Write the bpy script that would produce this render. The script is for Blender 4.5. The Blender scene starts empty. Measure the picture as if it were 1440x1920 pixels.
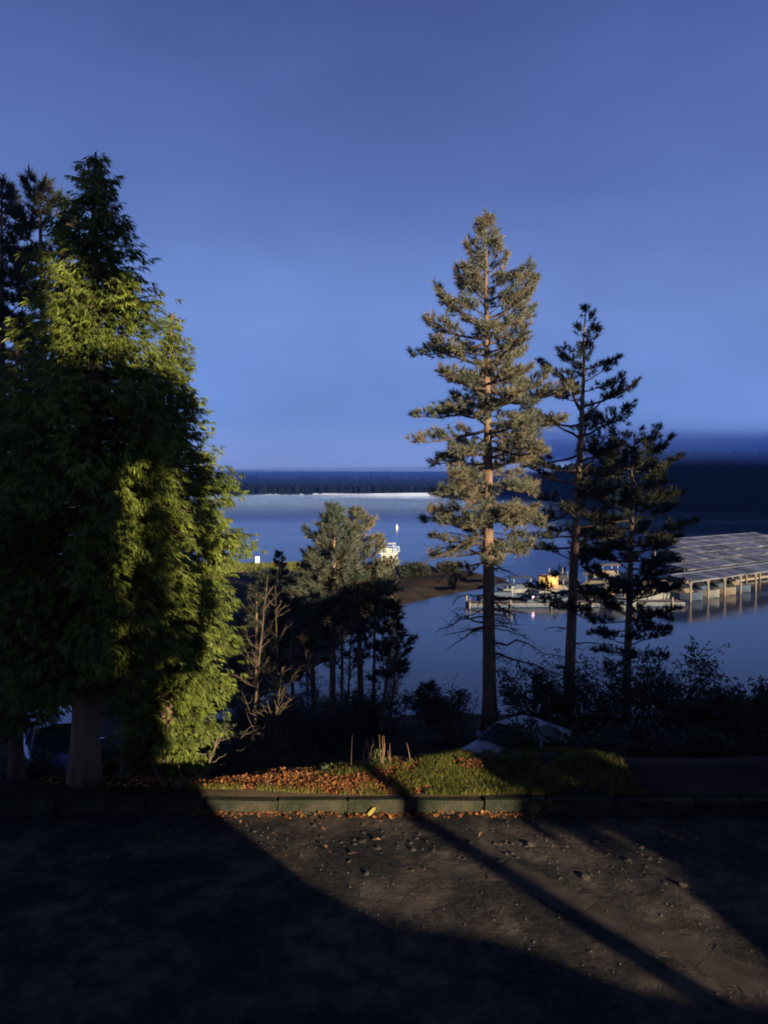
import bpy, math, random
import numpy as np

# ------------------------------------------------------------------ camera, sky, sun, exposure
sc = bpy.context.scene
C = sc.collection
R = math.radians
F_PX, CX, CY, HORIZON = 1442.0, 720.0, 960.0, 905.0     # focal length and horizon row of the photograph
CAM_Z = 6.0
PITCH = math.atan((CY - HORIZON) / F_PX)
cam = bpy.data.cameras.new('camera')
cam.sensor_fit = 'VERTICAL'; cam.sensor_height = 24.0; cam.lens = 24.0 * F_PX / 1920.0
cam.clip_start = 0.1; cam.clip_end = 6000.0
cam_o = bpy.data.objects.new('camera', cam); C.objects.link(cam_o)
cam_o.location = (0, 0, CAM_Z); cam_o.rotation_euler = (math.pi / 2 - PITCH, 0, 0)
sc.camera = cam_o

SUN_EL, SUN_ROT = 9.0, 147.0                              # low light from behind and to the right
w = bpy.data.worlds.new('World'); sc.world = w; w.use_nodes = True
wn = w.node_tree; bg = wn.nodes['Background']
sky = wn.nodes.new('ShaderNodeTexSky'); sky.sky_type = 'NISHITA'; sky.sun_disc = False
sky.sun_elevation = R(SUN_EL); sky.sun_rotation = R(SUN_ROT)
sky.ozone_density = 3.2; sky.dust_density = 0.25; sky.air_density = 1.0; sky.altitude = 1000
wn.links.new(sky.outputs[0], bg.inputs[0]); bg.inputs[1].default_value = 0.05
# thin night mist over the clear sky: pale near the horizon, darker overhead, the same all the way round
tc = wn.nodes.new('ShaderNodeTexCoord'); sx = wn.nodes.new('ShaderNodeSeparateXYZ'); wn.links.new(tc.outputs['Generated'], sx.inputs[0])
vr = wn.nodes.new('ShaderNodeValToRGB'); wn.links.new(sx.outputs[2], vr.inputs[0])
ve = vr.color_ramp.elements
ve[0].position, ve[0].color = 0.0, (0.27, 0.35, 0.73, 1)
ve[1].position, ve[1].color = 1.0, (0.008, 0.012, 0.04, 1)
for p_, c_ in ((0.035, (0.18, 0.275, 0.67)), (0.08, (0.132, 0.232, 0.62)), (0.21, (0.146, 0.236, 0.58)), (0.36, (0.088, 0.142, 0.40)), (0.52, (0.058, 0.090, 0.29)), (0.75, (0.018, 0.029, 0.10))):
    e_ = ve.new(p_); e_.color = (*c_, 1)
mpn = wn.nodes.new('ShaderNodeMapping'); mpn.inputs['Scale'].default_value = (1, 1, 2.2); wn.links.new(tc.outputs['Generated'], mpn.inputs[0])
cn = wn.nodes.new('ShaderNodeTexNoise'); cn.inputs['Scale'].default_value = 2.8; cn.inputs['Detail'].default_value = 5; cn.inputs['Roughness'].default_value = 0.5; wn.links.new(mpn.outputs[0], cn.inputs['Vector'])
cm_ = wn.nodes.new('ShaderNodeMapRange'); cm_.inputs['From Min'].default_value = 0.3; cm_.inputs['From Max'].default_value = 0.7; cm_.inputs['To Min'].default_value = 0.84; cm_.inputs['To Max'].default_value = 1.10; wn.links.new(cn.outputs['Fac'], cm_.inputs['Value'])
vm = wn.nodes.new('ShaderNodeVectorMath'); vm.operation = 'SCALE'; wn.links.new(vr.outputs[0], vm.inputs[0]); wn.links.new(cm_.outputs[0], vm.inputs['Scale'])
bg2 = wn.nodes.new('ShaderNodeBackground'); wn.links.new(vm.outputs[0], bg2.inputs[0]); bg2.inputs[1].default_value = 0.60
wm_ = wn.nodes.new('ShaderNodeMixShader'); wm_.inputs[0].default_value = 0.85
wn.links.new(bg.outputs[0], wm_.inputs[1]); wn.links.new(bg2.outputs[0], wm_.inputs[2]); wn.links.new(wm_.outputs[0], wn.nodes['World Output'].inputs[0])
sun = bpy.data.lights.new('sun', 'SUN'); sun.energy = 5.0; sun.angle = R(0.7); sun.color = (1.0, 0.87, 0.63)
sun_o = bpy.data.objects.new('sun', sun); C.objects.link(sun_o)
from mathutils import Vector
SD = Vector((math.sin(R(SUN_ROT)) * math.cos(R(SUN_EL)), math.cos(R(SUN_ROT)) * math.cos(R(SUN_EL)), math.sin(R(SUN_EL))))
sun_o.rotation_euler = SD.to_track_quat('Z', 'Y').to_euler(); sun_o.location = SD * 80
sc.view_settings.view_transform = 'Standard'; sc.view_settings.look = 'None'
sc.view_settings.exposure = 1.0; sc.view_settings.gamma = 1.0; sc.view_settings.use_curve_mapping = False
sc.cycles.volume_bounces = 5
sc.cycles.max_bounces = 10
sc.cycles.transparent_max_bounces = 64
sc.cycles.filter_width = 1.9

WATER = -8.0

def at(px, py, Y):
    """A photograph pixel at forward distance Y as a world point."""
    u, v = (px - CX) / F_PX, (CY - py) / F_PX
    dy = math.cos(PITCH) + v * math.sin(PITCH); dz = v * math.cos(PITCH) - math.sin(PITCH)
    k = Y / dy
    return (u * k, Y, CAM_Z + dz * k)

# ------------------------------------------------------------------ mesh helpers
class MB:
    """Collects geometry as numpy blocks; build() makes ONE mesh object."""
    def __init__(s): s.V = []; s.F3 = []; s.F4 = []; s.n = 0
    def add(s, V, F3=None, F4=None):
        V = np.asarray(V, float).reshape(-1, 3)
        if F3 is not None and len(F3): s.F3.append(np.asarray(F3, int).reshape(-1, 3) + s.n)
        if F4 is not None and len(F4): s.F4.append(np.asarray(F4, int).reshape(-1, 4) + s.n)
        s.V.append(V); s.n += len(V)
    def box(s, c, d, rz=0.0, taper=1.0):
        x, y, z = d[0] / 2, d[1] / 2, d[2] / 2
        V = np.array([(-x, -y, -z), (x, -y, -z), (x, y, -z), (-x, y, -z), (-x * taper, -y * taper, z), (x * taper, -y * taper, z), (x * taper, y * taper, z), (-x * taper, y * taper, z)])
        if rz:
            co, si = math.cos(rz), math.sin(rz)
            V = np.c_[V[:, 0] * co - V[:, 1] * si, V[:, 0] * si + V[:, 1] * co, V[:, 2]]
        s.add(V + np.array(c), F4=[(0, 3, 2, 1), (4, 5, 6, 7), (0, 1, 5, 4), (1, 2, 6, 5), (2, 3, 7, 6), (3, 0, 4, 7)])
        return s
    def tube(s, P, r, n=6, caps=True):
        P = np.asarray(P, float); m = len(P)
        r = np.broadcast_to(np.asarray(r, float), (m,))
        T = np.gradient(P, axis=0); T /= np.linalg.norm(T, axis=1)[:, None] + 1e-9
        a = np.where(np.abs(T[:, 2:3]) > 0.92, np.array([[1., 0, 0]]), np.array([[0, 0, 1.]]))
        if len(set((np.abs(T[:, 2]) > 0.92).tolist())) > 1: a = np.tile([[1., 0.3, 0.1]], (m, 1))
        U = np.cross(T, a); U /= np.linalg.norm(U, axis=1)[:, None] + 1e-9
        W = np.cross(T, U)
        th = np.arange(n) * 2 * math.pi / n
        V = P[:, None] + r[:, None, None] * (np.cos(th)[None, :, None] * U[:, None] + np.sin(th)[None, :, None] * W[:, None])
        i = np.arange(m - 1)[:, None] * n; j = np.arange(n)[None]; k = (j + 1) % n
        F = np.stack([i + j, i + k, i + n + k, i + n + j], -1).reshape(-1, 4)
        V = V.reshape(-1, 3)
        if caps:
            b = len(V); V = np.vstack([V, P[:1], P[-1:]])
            j = np.arange(n); k = (j + 1) % n
            F3 = np.vstack([np.c_[np.full(n, b), k, j], np.c_[np.full(n, b + 1), (m - 1) * n + j, (m - 1) * n + k]])
            s.add(V, F3, F)
        else: s.add(V, F4=F)
        return s
    def build(s, name, mat, parent=None, loc=None, smooth=False):
        V = np.vstack(s.V).astype(np.float32)
        f3 = np.vstack(s.F3) if s.F3 else np.zeros((0, 3), int)
        f4 = np.vstack(s.F4) if s.F4 else np.zeros((0, 4), int)
        me = bpy.data.meshes.new(name)
        me.vertices.add(len(V)); me.vertices.foreach_set('co', V.ravel())
        L = np.concatenate([f3.ravel(), f4.ravel()]).astype(np.int32)
        me.loops.add(len(L)); me.loops.foreach_set('vertex_index', L)
        st = np.concatenate([np.arange(len(f3)) * 3, len(f3) * 3 + np.arange(len(f4)) * 4]).astype(np.int32)
        me.polygons.add(len(st)); me.polygons.foreach_set('loop_start', st)
        me.update(calc_edges=True); me.validate()
        me.polygons.foreach_set('use_smooth', np.full(len(st), bool(smooth)))
        me.materials.append(M[mat])
        o = bpy.data.objects.new(name, me); C.objects.link(o)
        if parent is not None: o.parent = parent
        if loc is not None: o.location = loc
        return o

def tag(o, label=None, cat=None, group=None, kind=None):
    if label: o['label'] = label
    if cat: o['category'] = cat
    if group: o['group'] = group
    if kind: o['kind'] = kind
    return o

def thing(name, label, cat, loc=(0, 0, 0), rz=0.0, group=None):
    o = bpy.data.objects.new(name, None); C.objects.link(o)
    o.location = loc; o.rotation_euler = (0, 0, rz)
    return tag(o, label, cat, group)

def share(src, name, parent=None, loc=(0, 0, 0), rot=(0, 0, 0), scale=(1, 1, 1)):
    o = src.copy(); o.name = name; C.objects.link(o)
    o.parent = parent; o.location = loc; o.rotation_euler = rot; o.scale = scale
    return o

# ------------------------------------------------------------------ materials
M = {}
def mat(name, col, rough=0.8, col2=None, scale=4.0, lo=0.35, hi=0.65, bump=0.0, bscale=None, metal=0.0, island=None, trans=0.0,
        emit=None, emit_s=0.0, perobj=None, spec=0.5, coat=0.0, stretch=None, alpha=1.0):
    m = bpy.data.materials.new(name); m.use_nodes = True; nt = m.node_tree; N = nt.nodes; L = nt.links
    b = N['Principled BSDF']; b.inputs['Roughness'].default_value = rough; b.inputs['Metallic'].default_value = metal
    b.inputs['Base Color'].default_value = (*col, 1); b.inputs['Specular IOR Level'].default_value = spec
    b.inputs['Coat Weight'].default_value = coat
    src = None
    co = N.new('ShaderNodeTexCoord').outputs['Object']
    if stretch:
        mp = N.new('ShaderNodeMapping'); mp.inputs['Scale'].default_value = stretch; L.new(co, mp.inputs[0]); co = mp.outputs[0]
    if col2:
        nz = N.new('ShaderNodeTexNoise'); nz.inputs['Scale'].default_value = scale; nz.inputs['Detail'].default_value = 6; nz.inputs['Roughness'].default_value = 0.6
        L.new(co, nz.inputs['Vector'])
        rp = N.new('ShaderNodeValToRGB'); rp.color_ramp.elements[0].position = lo; rp.color_ramp.elements[1].position = hi
        rp.color_ramp.elements[0].color = (*col, 1); rp.color_ramp.elements[1].color = (*col2, 1)
        L.new(nz.outputs['Fac'], rp.inputs[0]); src = rp.outputs[0]
    if island:
        g = N.new('ShaderNodeNewGeometry'); mr = N.new('ShaderNodeMapRange')
        mr.inputs['To Min'].default_value = island[0]; mr.inputs['To Max'].default_value = island[1]
        L.new(g.outputs['Random Per Island'], mr.inputs['Value'])
        hs = N.new('ShaderNodeHueSaturation'); L.new(mr.outputs[0], hs.inputs['Value'])
        if src is not None: L.new(src, hs.inputs['Color'])
        else: hs.inputs['Color'].default_value = (*col, 1)
        src = hs.outputs[0]
    if perobj:
        oi = N.new('ShaderNodeObjectInfo'); mr = N.new('ShaderNodeMapRange'); mr.inputs['To Min'].default_value = perobj[0]; mr.inputs['To Max'].default_value = perobj[1]
        L.new(oi.outputs['Random'], mr.inputs['Value']); hs = N.new('ShaderNodeHueSaturation'); L.new(mr.outputs[0], hs.inputs['Value']); L.new(src, hs.inputs['Color']); src = hs.outputs[0]
    if src is not None: L.new(src, b.inputs['Base Color'])
    if bump:
        nb = N.new('ShaderNodeTexNoise'); nb.inputs['Scale'].default_value = bscale or scale * 3; nb.inputs['Detail'].default_value = 5
        L.new(co, nb.inputs['Vector'])
        bp = N.new('ShaderNodeBump'); bp.inputs['Strength'].default_value = bump; bp.inputs['Distance'].default_value = 0.05
        L.new(nb.outputs['Fac'], bp.inputs['Height']); L.new(bp.outputs[0], b.inputs['Normal'])
    if emit:
        b.inputs['Emission Color'].default_value = (*emit, 1); b.inputs['Emission Strength'].default_value = emit_s
    if trans:
        t = N.new('ShaderNodeBsdfTranslucent'); mx = N.new('ShaderNodeMixShader'); mx.inputs[0].default_value = trans
        if src is not None: L.new(src, t.inputs['Color'])
        else: t.inputs['Color'].default_value = (*col, 1)
        L.new(b.outputs[0], mx.inputs[1]); L.new(t.outputs[0], mx.inputs[2]); L.new(mx.outputs[0], N['Material Output'].inputs[0])
    M[name] = m
    return m

mat('cedar_leaf', (0.06, 0.078, 0.013), 0.7, (0.19, 0.215, 0.032), 1.1, island=(0.5, 1.5), trans=0.15, spec=0.3)
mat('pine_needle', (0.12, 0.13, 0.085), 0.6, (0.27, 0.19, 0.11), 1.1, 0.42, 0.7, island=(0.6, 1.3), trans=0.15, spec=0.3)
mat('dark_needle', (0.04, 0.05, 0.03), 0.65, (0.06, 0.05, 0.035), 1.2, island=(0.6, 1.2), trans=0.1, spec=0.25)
mat('young_needle', (0.06, 0.09, 0.06), 0.6, (0.12, 0.11, 0.075), 0.8, island=(0.6, 1.3), trans=0.15, spec=0.3)
mat('bush_leaf', (0.04, 0.05, 0.028), 0.6, (0.06, 0.055, 0.035), 1.5, island=(0.6, 1.3), trans=0.15, spec=0.3)
mat('green_leaf', (0.06, 0.11, 0.03), 0.6, (0.1, 0.12, 0.03), 5, island=(0.6, 1.3), trans=0.2)
mat('bark', (0.15, 0.085, 0.055), 0.9, (0.28, 0.17, 0.11), 5, bump=0.9, bscale=14, stretch=(1, 1, 0.25), spec=0.2)
mat('cedar_bark', (0.14, 0.08, 0.05), 0.9, (0.24, 0.15, 0.1), 6, bump=0.9, bscale=18, stretch=(1, 1, 0.15), spec=0.2)
mat('twig', (0.07, 0.048, 0.032), 0.9, (0.13, 0.09, 0.06), 4, spec=0.2)
mat('dead_wood', (0.12, 0.08, 0.05), 0.85, (0.2, 0.14, 0.085), 5, spec=0.2)
mat('red_stem', (0.2, 0.09, 0.05), 0.8, (0.26, 0.15, 0.08), 6)
mat('grass_blade', (0.085, 0.09, 0.014), 0.7, (0.17, 0.15, 0.03), 2.0, island=(0.6, 1.4), trans=0.2, spec=0.3)
mat('dry_leaf', (0.2, 0.06, 0.018), 0.75, (0.3, 0.13, 0.045), 2.5, island=(0.45, 1.5), spec=0.25)
mat('yellow_leaf', (0.42, 0.3, 0.06), 0.7, (0.5, 0.4, 0.1), 10, trans=0.2)
mat('stone', (0.035, 0.028, 0.022), 0.9, (0.12, 0.092, 0.068), 5, bump=0.6, bscale=16, spec=0.3)
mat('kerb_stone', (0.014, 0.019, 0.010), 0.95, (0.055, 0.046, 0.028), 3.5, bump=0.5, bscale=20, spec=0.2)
mat('concrete', (0.045, 0.034, 0.027), 0.9, (0.10, 0.075, 0.058), 2.2, bump=0.08, bscale=25, spec=0.1)
mat('white_paint', (0.78, 0.78, 0.75), 0.5)
mat('cream_paint', (0.6, 0.55, 0.4), 0.55)
mat('grey_hull', (0.16, 0.155, 0.145), 0.5, (0.26, 0.25, 0.23), 1.5)
mat('glass', (0.015, 0.018, 0.022), 0.2, spec=0.25)
mat('tin_roof', (0.09, 0.095, 0.13), 0.5, (0.22, 0.225, 0.27), 0.9, lo=0.3, hi=0.7, metal=0.2, perobj=(0.35, 1.25))
mat('weathered_wood', (0.16, 0.13, 0.1), 0.85, (0.24, 0.19, 0.15), 3)
mat('steel', (0.35, 0.34, 0.33), 0.45, metal=0.6)
mat('rubber', (0.015, 0.015, 0.016), 0.8)
mat('silver_paint', (0.24, 0.24, 0.28), 0.5, metal=0.2, coat=0.1)
mat('blue_paint', (0.09, 0.085, 0.22), 0.3, metal=0.2, coat=0.5)
mat('headlight', (0.6, 0.6, 0.62), 0.1)
mat('red_plastic', (0.3, 0.02, 0.015), 0.3)
mat('tarp_blue', (0.06, 0.08, 0.12), 0.7)
mat('tarp_tan', (0.2, 0.15, 0.1), 0.7)
mat('orange_paint', (0.42, 0.2, 0.07), 0.5)
mat('amber_glow', (0.6, 0.4, 0.1), 0.4, emit=(1.0, 0.62, 0.12), emit_s=0.35)
mat('orange_glow', (0.7, 0.4, 0.15), 0.4, emit=(1.0, 0.45, 0.1), emit_s=3.0)
mat('pink_glow', (0.8, 0.6, 0.7), 0.4, emit=(1.0, 0.55, 0.75), emit_s=3.0)
mat('glow_sand', (0.66, 0.72, 0.84), 0.9, (0.78, 0.83, 0.92), 0.02, spec=0.1)  # blue-white tint stands for the bright shoreline glow
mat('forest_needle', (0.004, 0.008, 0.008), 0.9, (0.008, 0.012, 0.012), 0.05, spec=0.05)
mat('lodge_wood', (0.12, 0.08, 0.05), 0.85, (0.17, 0.11, 0.07), 2)

def ground_material():
    m = bpy.data.materials.new('ground'); m.use_nodes = True; nt = m.node_tree; N = nt.nodes; L = nt.links
    b = N['Principled BSDF']; b.inputs['Roughness'].default_value = 0.9; b.inputs['Specular IOR Level'].default_value = 0.15
    co = N.new('ShaderNodeTexCoord').outputs['Object']
    def noise(s, d=6, r=0.6):
        n = N.new('ShaderNodeTexNoise'); n.inputs['Scale'].default_value = s; n.inputs['Detail'].default_value = d; n.inputs['Roughness'].default_value = r
        L.new(co, n.inputs['Vector']); return n.outputs['Fac']
    def ramp(f, p0, c0, p1, c1):
        r = N.new('ShaderNodeValToRGB'); e = r.color_ramp.elements
        e[0].position, e[0].color, e[1].position, e[1].color = p0, (*c0, 1), p1, (*c1, 1)
        L.new(f, r.inputs[0]); return r.outputs[0]
    def mix(fac, a, c, mode='MIX'):
        x = N.new('ShaderNodeMix'); x.data_type = 'RGBA'; x.blend_type = mode
        if isinstance(fac, float): x.inputs[0].default_value = fac
        else: L.new(fac, x.inputs[0])
        L.new(a, x.inputs[6]); L.new(c, x.inputs[7]); return x.outputs[2]
    dirt = ramp(noise(2.6), 0.3, (0.026, 0.020, 0.015), 0.72, (0.15, 0.11, 0.08))
    tar = ramp(noise(9.0), 0.3, (0.012, 0.011, 0.010), 0.7, (0.045, 0.039, 0.033))
    col = mix(ramp(noise(0.7, 4), 0.42, (0, 0, 0), 0.58, (1, 1, 1)), tar, dirt)
    # cracks in the worn surface
    vo = N.new('ShaderNodeTexVoronoi'); vo.feature = 'DISTANCE_TO_EDGE'; vo.inputs['Scale'].default_value = 1.1
    wv = N.new('ShaderNodeMix'); wv.data_type = 'VECTOR'; wv.inputs[0].default_value = 0.35
    nn = N.new('ShaderNodeTexNoise'); nn.inputs['Scale'].default_value = 5; L.new(co, nn.inputs['Vector'])
    L.new(co, wv.inputs[4]); L.new(nn.outputs['Color'], wv.inputs[5]); L.new(wv.outputs[1], vo.inputs['Vector'])
    crack = ramp(vo.outputs['Distance'], 0.0, (0.6, 0.6, 0.6), 0.03, (1, 1, 1))
    col = mix(1.0, col, crack, 'MULTIPLY')
    L.new(col, b.inputs['Base Color'])
    bp = N.new('ShaderNodeBump'); bp.inputs['Strength'].default_value = 0.8; bp.inputs['Distance'].default_value = 0.05
    ad = N.new('ShaderNodeMath'); ad.operation = 'ADD'; L.new(noise(7.0, 8, 0.7), ad.inputs[0])
    cm = N.new('ShaderNodeMath'); cm.operation = 'MINIMUM'; cm.inputs[1].default_value = 0.06; L.new(vo.outputs['Distance'], cm.inputs[0]); L.new(cm.outputs[0], ad.inputs[1])
    L.new(ad.outputs[0], bp.inputs['Height']); L.new(bp.outputs[0], b.inputs['Normal'])
    M['ground'] = m
ground_material()
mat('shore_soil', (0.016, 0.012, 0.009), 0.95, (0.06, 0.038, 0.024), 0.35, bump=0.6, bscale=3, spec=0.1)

def water_material():
    m = bpy.data.materials.new('water'); m.use_nodes = True; nt = m.node_tree; N = nt.nodes; L = nt.links
    b = N['Principled BSDF']; b.inputs['Base Color'].default_value = (0.006, 0.016, 0.05, 1)
    b.inputs['IOR'].default_value = 1.33
    co = N.new('ShaderNodeTexCoord').outputs['Object']
    mp = N.new('ShaderNodeMapping'); mp.inputs['Scale'].default_value = (0.35, 1.0, 1.0); L.new(co, mp.inputs[0])
    n1 = N.new('ShaderNodeTexNoise'); n1.inputs['Scale'].default_value = 0.9; n1.inputs['Detail'].default_value = 4; L.new(mp.outputs[0], n1.inputs['Vector'])
    mq = N.new('ShaderNodeMapping'); mq.inputs['Scale'].default_value = (0.004, 0.03, 1.0); L.new(co, mq.inputs[0])
    n2 = N.new('ShaderNodeTexNoise'); n2.inputs['Scale'].default_value = 1.0; n2.inputs['Detail'].default_value = 4; L.new(mq.outputs[0], n2.inputs['Vector'])
    # calm and wind-ruffled streaks
    r = N.new('ShaderNodeMapRange'); r.inputs['From Min'].default_value = 0.35; r.inputs['From Max'].default_value = 0.65
    r.inputs['To Min'].default_value = 0.07; r.inputs['To Max'].default_value = 0.16; L.new(n2.outputs['Fac'], r.inputs['Value'])
    sxw = N.new('ShaderNodeSeparateXYZ'); L.new(co, sxw.inputs[0])
    op = N.new('ShaderNodeMapRange'); op.inputs['From Min'].default_value = 110; op.inputs['From Max'].default_value = 320; op.inputs['To Min'].default_value = 0.0; op.inputs['To Max'].default_value = -0.05; L.new(sxw.outputs[1], op.inputs['Value'])
    ra = N.new('ShaderNodeMath'); ra.operation = 'ADD'; L.new(r.outputs[0], ra.inputs[0]); L.new(op.outputs[0], ra.inputs[1]); L.new(ra.outputs[0], b.inputs['Roughness'])
    bp = N.new('ShaderNodeBump'); bp.inputs['Distance'].default_value = 0.05; bs = N.new('ShaderNodeMapRange'); bs.inputs['From Min'].default_value = 60; bs.inputs['From Max'].default_value = 300; bs.inputs['To Min'].default_value = 0.22; bs.inputs['To Max'].default_value = 0.02
    L.new(sxw.outputs[1], bs.inputs['Value']); bq = N.new('ShaderNodeMapRange'); bq.inputs['From Min'].default_value = 0.35; bq.inputs['From Max'].default_value = 0.65; bq.inputs['To Min'].default_value = 0.25; bq.inputs['To Max'].default_value = 2.4; L.new(n2.outputs['Fac'], bq.inputs['Value'])
    bm_ = N.new('ShaderNodeMath'); bm_.operation = 'MULTIPLY'; L.new(bs.outputs[0], bm_.inputs[0]); L.new(bq.outputs[0], bm_.inputs[1]); L.new(bm_.outputs[0], bp.inputs['Strength'])
    L.new(n1.outputs['Fac'], bp.inputs['Height']); L.new(bp.outputs[0], b.inputs['Normal'])
    M['water'] = m
water_material()

# ------------------------------------------------------------------ terrain
def vnoise(x, y, s, seed=0):
    """Smooth value noise for the ground, vectorised."""
    x = np.asarray(x, float) / s; y = np.asarray(y, float) / s
    xi, yi = np.floor(x), np.floor(y); fx, fy = x - xi, y - yi
    fx, fy = fx * fx * (3 - 2 * fx), fy * fy * (3 - 2 * fy)
    def hsh(a, b):
        v = np.sin(a * 127.1 + b * 311.7 + seed * 74.7) * 43758.5453
        return v - np.floor(v)
    return (hsh(xi, yi) * (1 - fx) + hsh(xi + 1, yi) * fx) * (1 - fy) + (hsh(xi, yi + 1) * (1 - fx) + hsh(xi + 1, yi + 1) * fx) * fy - 0.5

PEN = np.array([(-90, 127), (-22, 127), (-6, 129), (6, 127), (14, 119), (18, 111), (16, 104), (9, 97), (3, 89), (-2, 79), (-4.5, 60), (-8, 50), (-13, 43), (-90, 36)], float)
def pen_dist(x, y):
    """Signed distance to the spit of land left of the cove: positive inside."""
    x = np.asarray(x, float); y = np.asarray(y, float)
    d = np.full(x.shape, 1e9); ins = np.zeros(x.shape, bool)
    n = len(PEN)
    for i in range(n):
        ax, ay = PEN[i]; bx, by = PEN[(i + 1) % n]
        ex, ey = bx - ax, by - ay
        t = np.clip(((x - ax) * ex + (y - ay) * ey) / (ex * ex + ey * ey), 0, 1)
        d = np.minimum(d, np.hypot(x - ax - t * ex, y - ay - t * ey))
        if ay != by:
            c = ((ay > y) != (by > y)) & (x < (bx - ax) * (y - ay) / (by - ay) + ax)
            ins ^= c
    return np.where(ins, d, -d)

def far_shore(x, y):
    u = np.asarray(x, float) / np.maximum(np.asarray(y, float), 1.0)
    k = np.clip((u - 0.13) / 0.17, 0, 1); k = k * k * (3 - 2 * k)
    return 800 - 385 * k + 25 * vnoise(x, 0, 90, 5) * (1 - k)

def height(x, y):
    x = np.asarray(x, float); y = np.asarray(y, float)
    xs = np.clip(x, -12, 12)
    crest = np.interp(x, [-12, -3, -2, -1, 1, 3, 5, 12], [14.4, 14.35, 14.75, 15.0, 15.2, 15.5, 15.3, 15.1]) + 0.2 * vnoise(x, 3, 1.3, 2)
    cz = 0.36 + 0.012 * xs + 0.14 * vnoise(x, 7, 1.3, 3)
    yy = y - (crest - 15.1)
    near = np.interp(y, [-300, 13.86, 13.88], [0, 0, 0.27]) + 0
    prof = np.interp(yy, [14.0, 15.1, 15.6, 17.2, 20, 22, 27, 30, 38, 46, 60, 90], [0.27, 0.44, 0.36, -0.5, -2.2, -3.0, -3.25, -3.8, -5.8, -8, -11, -13])
    z = np.where(y < 13.87, 0.0, prof)
    z = z + np.where((y > 13.9) & (y < 17), (cz - 0.44) * np.clip((y - 13.9) / 0.8, 0, 1), 0)
    z = z + np.where(y < 13.8, 0.035 * vnoise(x, y, 1.5, 1) + 0.010 * vnoise(x, y, 0.5, 4), 0)
    z = z + np.where(y > 17, 0.5 * vnoise(x, y, 5, 6) + 0.25 * vnoise(x, y, 1.8, 8), 0) * np.clip((y - 17) / 3, 0, 1)
    z = z + np.where((y > 13.9) & (y <= 17.5), 0.07 * vnoise(x, y, 0.6, 9), 0)
    # spit of land
    pd = pen_dist(x, y)
    ph = WATER + np.where(pd > 0, np.minimum(pd * 0.22, 0.9) + 0.045 * np.clip(-x - 6, 0, 40) * np.clip((118 - y) / 30, 0, 1), pd * 0.5) + 0.35 * vnoise(x, y, 6, 11) * np.clip(pd / 4, 0, 1)
    z = np.where(y > 34, np.maximum(z, np.maximum(ph, -13)), z)
    # far shore and the wooded hills
    S = far_shore(x, y); d = y - S
    u = x / np.maximum(y, 1)
    steep = 0.13 + 0.14 * np.clip((u - 0.12) / 0.2, 0, 1)
    hill = WATER + np.where(d > 0, np.minimum(d * steep, 13 + 15 * np.clip((u - 0.12) / 0.2, 0, 1)), d * 0.4) + np.clip(d / 30, 0, 1) * 5 * vnoise(x, y, 120, 13)
    z = np.where(y > 200, np.maximum(z, np.maximum(hill, -14)), z)
    return z

def hz(x, y): return float(height(np.array([x]), np.array([y]))[0])

def warp(lo, hi, c, step, grow):
    a = [c]; s = step
    while a[-1] < hi: a.append(a[-1] + s); s *= grow if a[-1] - c > 12 else 1.0
    b = [c]; s = step
    while b[-1] > lo: b.append(b[-1] - s); s *= grow if c - b[-1] > 10 else 1.0
    return np.array(sorted(set(b[1:] + a)))

gx = warp(-1500, 1500, 0.0, 0.16, 1.045)
gy = np.concatenate([warp(-60, 13.6, 11.0, 0.16, 1.06), [13.84, 13.9], warp(14.06, 2200, 14.06, 0.16, 1.022)])
gy = np.array(sorted(set(np.round(gy, 4).tolist())))
gy = gy[(gy > 13.905) | (gy < 13.84) | np.isin(gy, [13.84, 13.9])]
X, Y = np.meshgrid(gx, gy)
Z = height(X, Y)
nx, ny = len(gx), len(gy)
ii = (np.arange(ny - 1)[:, None] * nx + np.arange(nx - 1)[None]).reshape(-1)
FQ = np.stack([ii, ii + 1, ii + nx + 1, ii + nx], -1)
cy = Y[:-1, :-1].reshape(-1)
def sheet(name, mask, m):
    F = FQ[mask]; idx = np.unique(F); rm = np.zeros(nx * ny, int); rm[idx] = np.arange(len(idx))
    b = MB(); b.add(np.c_[X.reshape(-1)[idx], Y.reshape(-1)[idx], Z.reshape(-1)[idx]], F4=rm[F])
    return tag(b.build(name, m, smooth=True), kind='structure')
def mesh_z(x, y):
    x = np.atleast_1d(np.asarray(x, float)); y = np.atleast_1d(np.asarray(y, float))
    i = np.clip(np.searchsorted(gx, x) - 1, 0, nx - 2); j = np.clip(np.searchsorted(gy, y) - 1, 0, ny - 2)
    fx = (x - gx[i]) / (gx[i + 1] - gx[i]); fy = (y - gy[j]) / (gy[j + 1] - gy[j])
    return (Z[j, i] * (1 - fx) + Z[j, i + 1] * fx) * (1 - fy) + (Z[j + 1, i] * (1 - fx) + Z[j + 1, i + 1] * fx) * fy
ground = sheet('ground', cy < 13.84, 'ground'); tag(ground, 'worn dark forecourt of dirt and cracked asphalt')
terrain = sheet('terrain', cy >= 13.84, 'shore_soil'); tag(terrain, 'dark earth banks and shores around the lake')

b = MB(); b.add([(-3000, 20, WATER), (3000, 20, WATER), (3000, 3000, WATER), (-3000, 3000, WATER)], F4=[(0, 1, 2, 3)])
tag(b.build('lake_water', 'water'), 'calm blue lake with wind streaks', kind='structure')

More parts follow.
